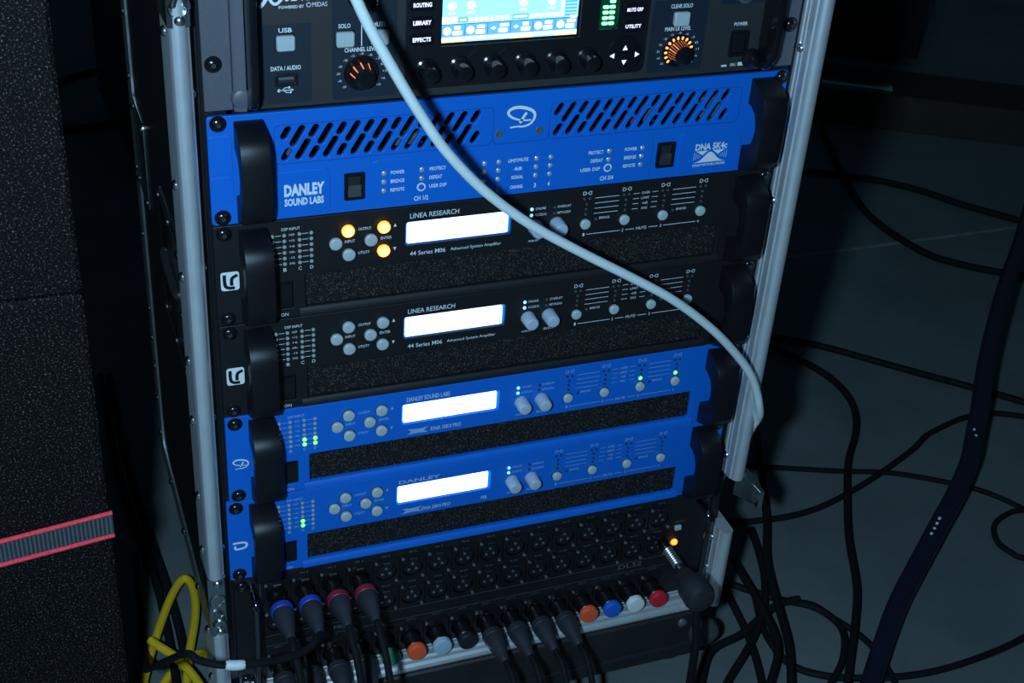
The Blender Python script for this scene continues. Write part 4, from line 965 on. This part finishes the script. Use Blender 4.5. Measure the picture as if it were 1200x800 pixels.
floor_cable('thick dark cable far behind the road case', [(60, 152), (100, 150), (140, 143), (175, 140), (200, 150)], 7.0)
# thick feeder cable arching over the floor
fat_px = [(1225, 190), (1205, 255), (1194, 292), (1178, 337), (1165, 385), (1155, 430), (1148, 480), (1143, 505), (1136, 540), (1121, 577), (1100, 616), (1074, 665), (1055, 702), (1040, 740), (1022, 796), (1006, 850)]
fat_z = [-540, -552, -562, -574, -586, -597, -608, -613, -620, -629, -637, -646, -652, -657, -663, -668]
feeder = floor_cable('thick black-blue feeder cable arching over the other cables', fat_px, [13.2, 12.4, 11.6], M_FATCABLE, group=None, zs=fat_z, name='feeder_cable')
fb = onZ(*fat_px[0], fat_z[0]); fb.z = FLOOR
for px in ((1140, 512, -615.5), (1142, 519, -616.5), (1097, 615, -637), (1094, 621, -638.5), (1091, 627, -640), (1087.5, 633, -641)):
    c = onZ(*px); k = 7 if px[1] < 560 else 10
    ax = (onZ(*fat_px[k + 1], fat_z[k + 1]) - onZ(*fat_px[k - 1], fat_z[k - 1])).normalized()
    vd = (CAM - c).normalized(); nd = (vd - ax * vd.dot(ax)).normalized()
    c = c + nd * 11.9 - fb
    part('print_mark', one(lambda b: b.lathe([(-2.4, 0.4), (-1.8, 1.8), (1.8, 1.8), (2.4, 0.4)], M_WHITEINK, 8, c=tuple(c), axis='z'), 'print_mark'), feeder)
# yellow cable loosely coiled by the case
floor_cable('yellow cable standing in a narrow loop beside the case', [(160, 840), (168, 800), (177, 765), (192, 720), (204, 692), (215, 678), (224, 684), (229, 705), (228, 730), (222, 765), (219, 800), (220, 840)], 4.6, M_YCABLE, group='yellow cable by the road case', name='yellow_cable', lift=12)
floor_cable('yellow cable crossing flat under the narrow yellow loop', [(176, 750), (188, 758), (205, 769), (222, 786), (234, 802), (250, 830)], 4.6, M_YCABLE, group='yellow cable by the road case', name='yellow_cable', lift=26)
floor_cable('short yellow cable end curling away from the case corner', [(180, 822), (198, 792), (214, 776), (232, 766), (244, 768)], 4.6, M_YCABLE, group='yellow cable by the road case', name='yellow_cable')

# ------------------------------------------------------------------ dim objects farther back
M_DWOOD = mat('dark_stained_timber', (0.014, 0.012, 0.010), 0.6, noise=0.3, nscale=20)
M_TEAL = mat('teal_painted_reflection', (0.25, 0.85, 0.75), 0.3, metal=0.2)  # bright teal colour stands in for a stage-light reflection on the plank
M_BAND = mat('grey_fabric_band', (0.05, 0.06, 0.065), 0.8)
M_NAVYCASE = mat('navy_case_lid', (0.008, 0.02, 0.09), 0.5)
def rot_thing(name, label, cat, base, deg):
    t = thing(name, label, cat, base); t.rotation_euler = (0, 0, math.radians(deg)); return t
t = rot_thing('timber_plank', 'dark timber plank lying on the floor behind the cables', 'plank', (1440, 1235, FLOOR), -30)
part('plank', one(lambda b: b.box(-620, 900, -75, 75, 0, 74, M_DWOOD, b=2, r=2), 'plank'), t)
part('sheen_strip', one(lambda b: b.box(-250, -110, -70, -36, 74, 75.2, M_TEAL, r=8), 'sheen_strip'), t, label='small teal strip painted as a light reflection')
t = rot_thing('floor_case', 'dark equipment case standing behind the timber plank', 'case', (1500, 1760, FLOOR), -30)
part('shell', one(lambda b: b.box(-300, 190, -170, 200, 20, 340, M_PLY, b=3, r=8), 'shell'), t)
part('band', one(lambda b: b.box(-280, 120, -172, -169.5, 200, 236, M_BAND, r=6), 'band'), t)
part('lid', one(lambda b: b.box(-303, 193, -173, 203, 342, 420, M_NAVYCASE, b=3, r=10), 'lid'), t)
for x in (-250, 140):
    for y in (-130, 160): part('foot', one(lambda b: b.lathe([(0, 20), (20, 22)], M_RUBBER, 14, c=(x, y, 0), axis='z'), 'foot'), t)
floor_cable('thin dark cable lying past the far dark case', [(1060, 108), (1090, 103), (1120, 99), (1150, 108), (1180, 122), (1210, 128), (1260, 130)], 5.0, group=None)
t = rot_thing('equipment_trunk', 'black trunk standing on the floor far behind the road case', 'case', (-60, 1480, FLOOR), 4)
part('shell', one(lambda b: b.box(-120, 420, -180, 220, 14, 420, M_PLY, b=3, r=6), 'shell'), t)
part('lid', one(lambda b: b.box(-122, 422, -182, 222, 422, 480, M_PLY, b=3, r=6), 'lid'), t)
for x in (-90, 390):
    for y in (-150, 190): part('foot', one(lambda b: b.lathe([(0, 18), (14, 20)], M_RUBBER, 14, c=(x, y, 0), axis='z'), 'foot'), t)
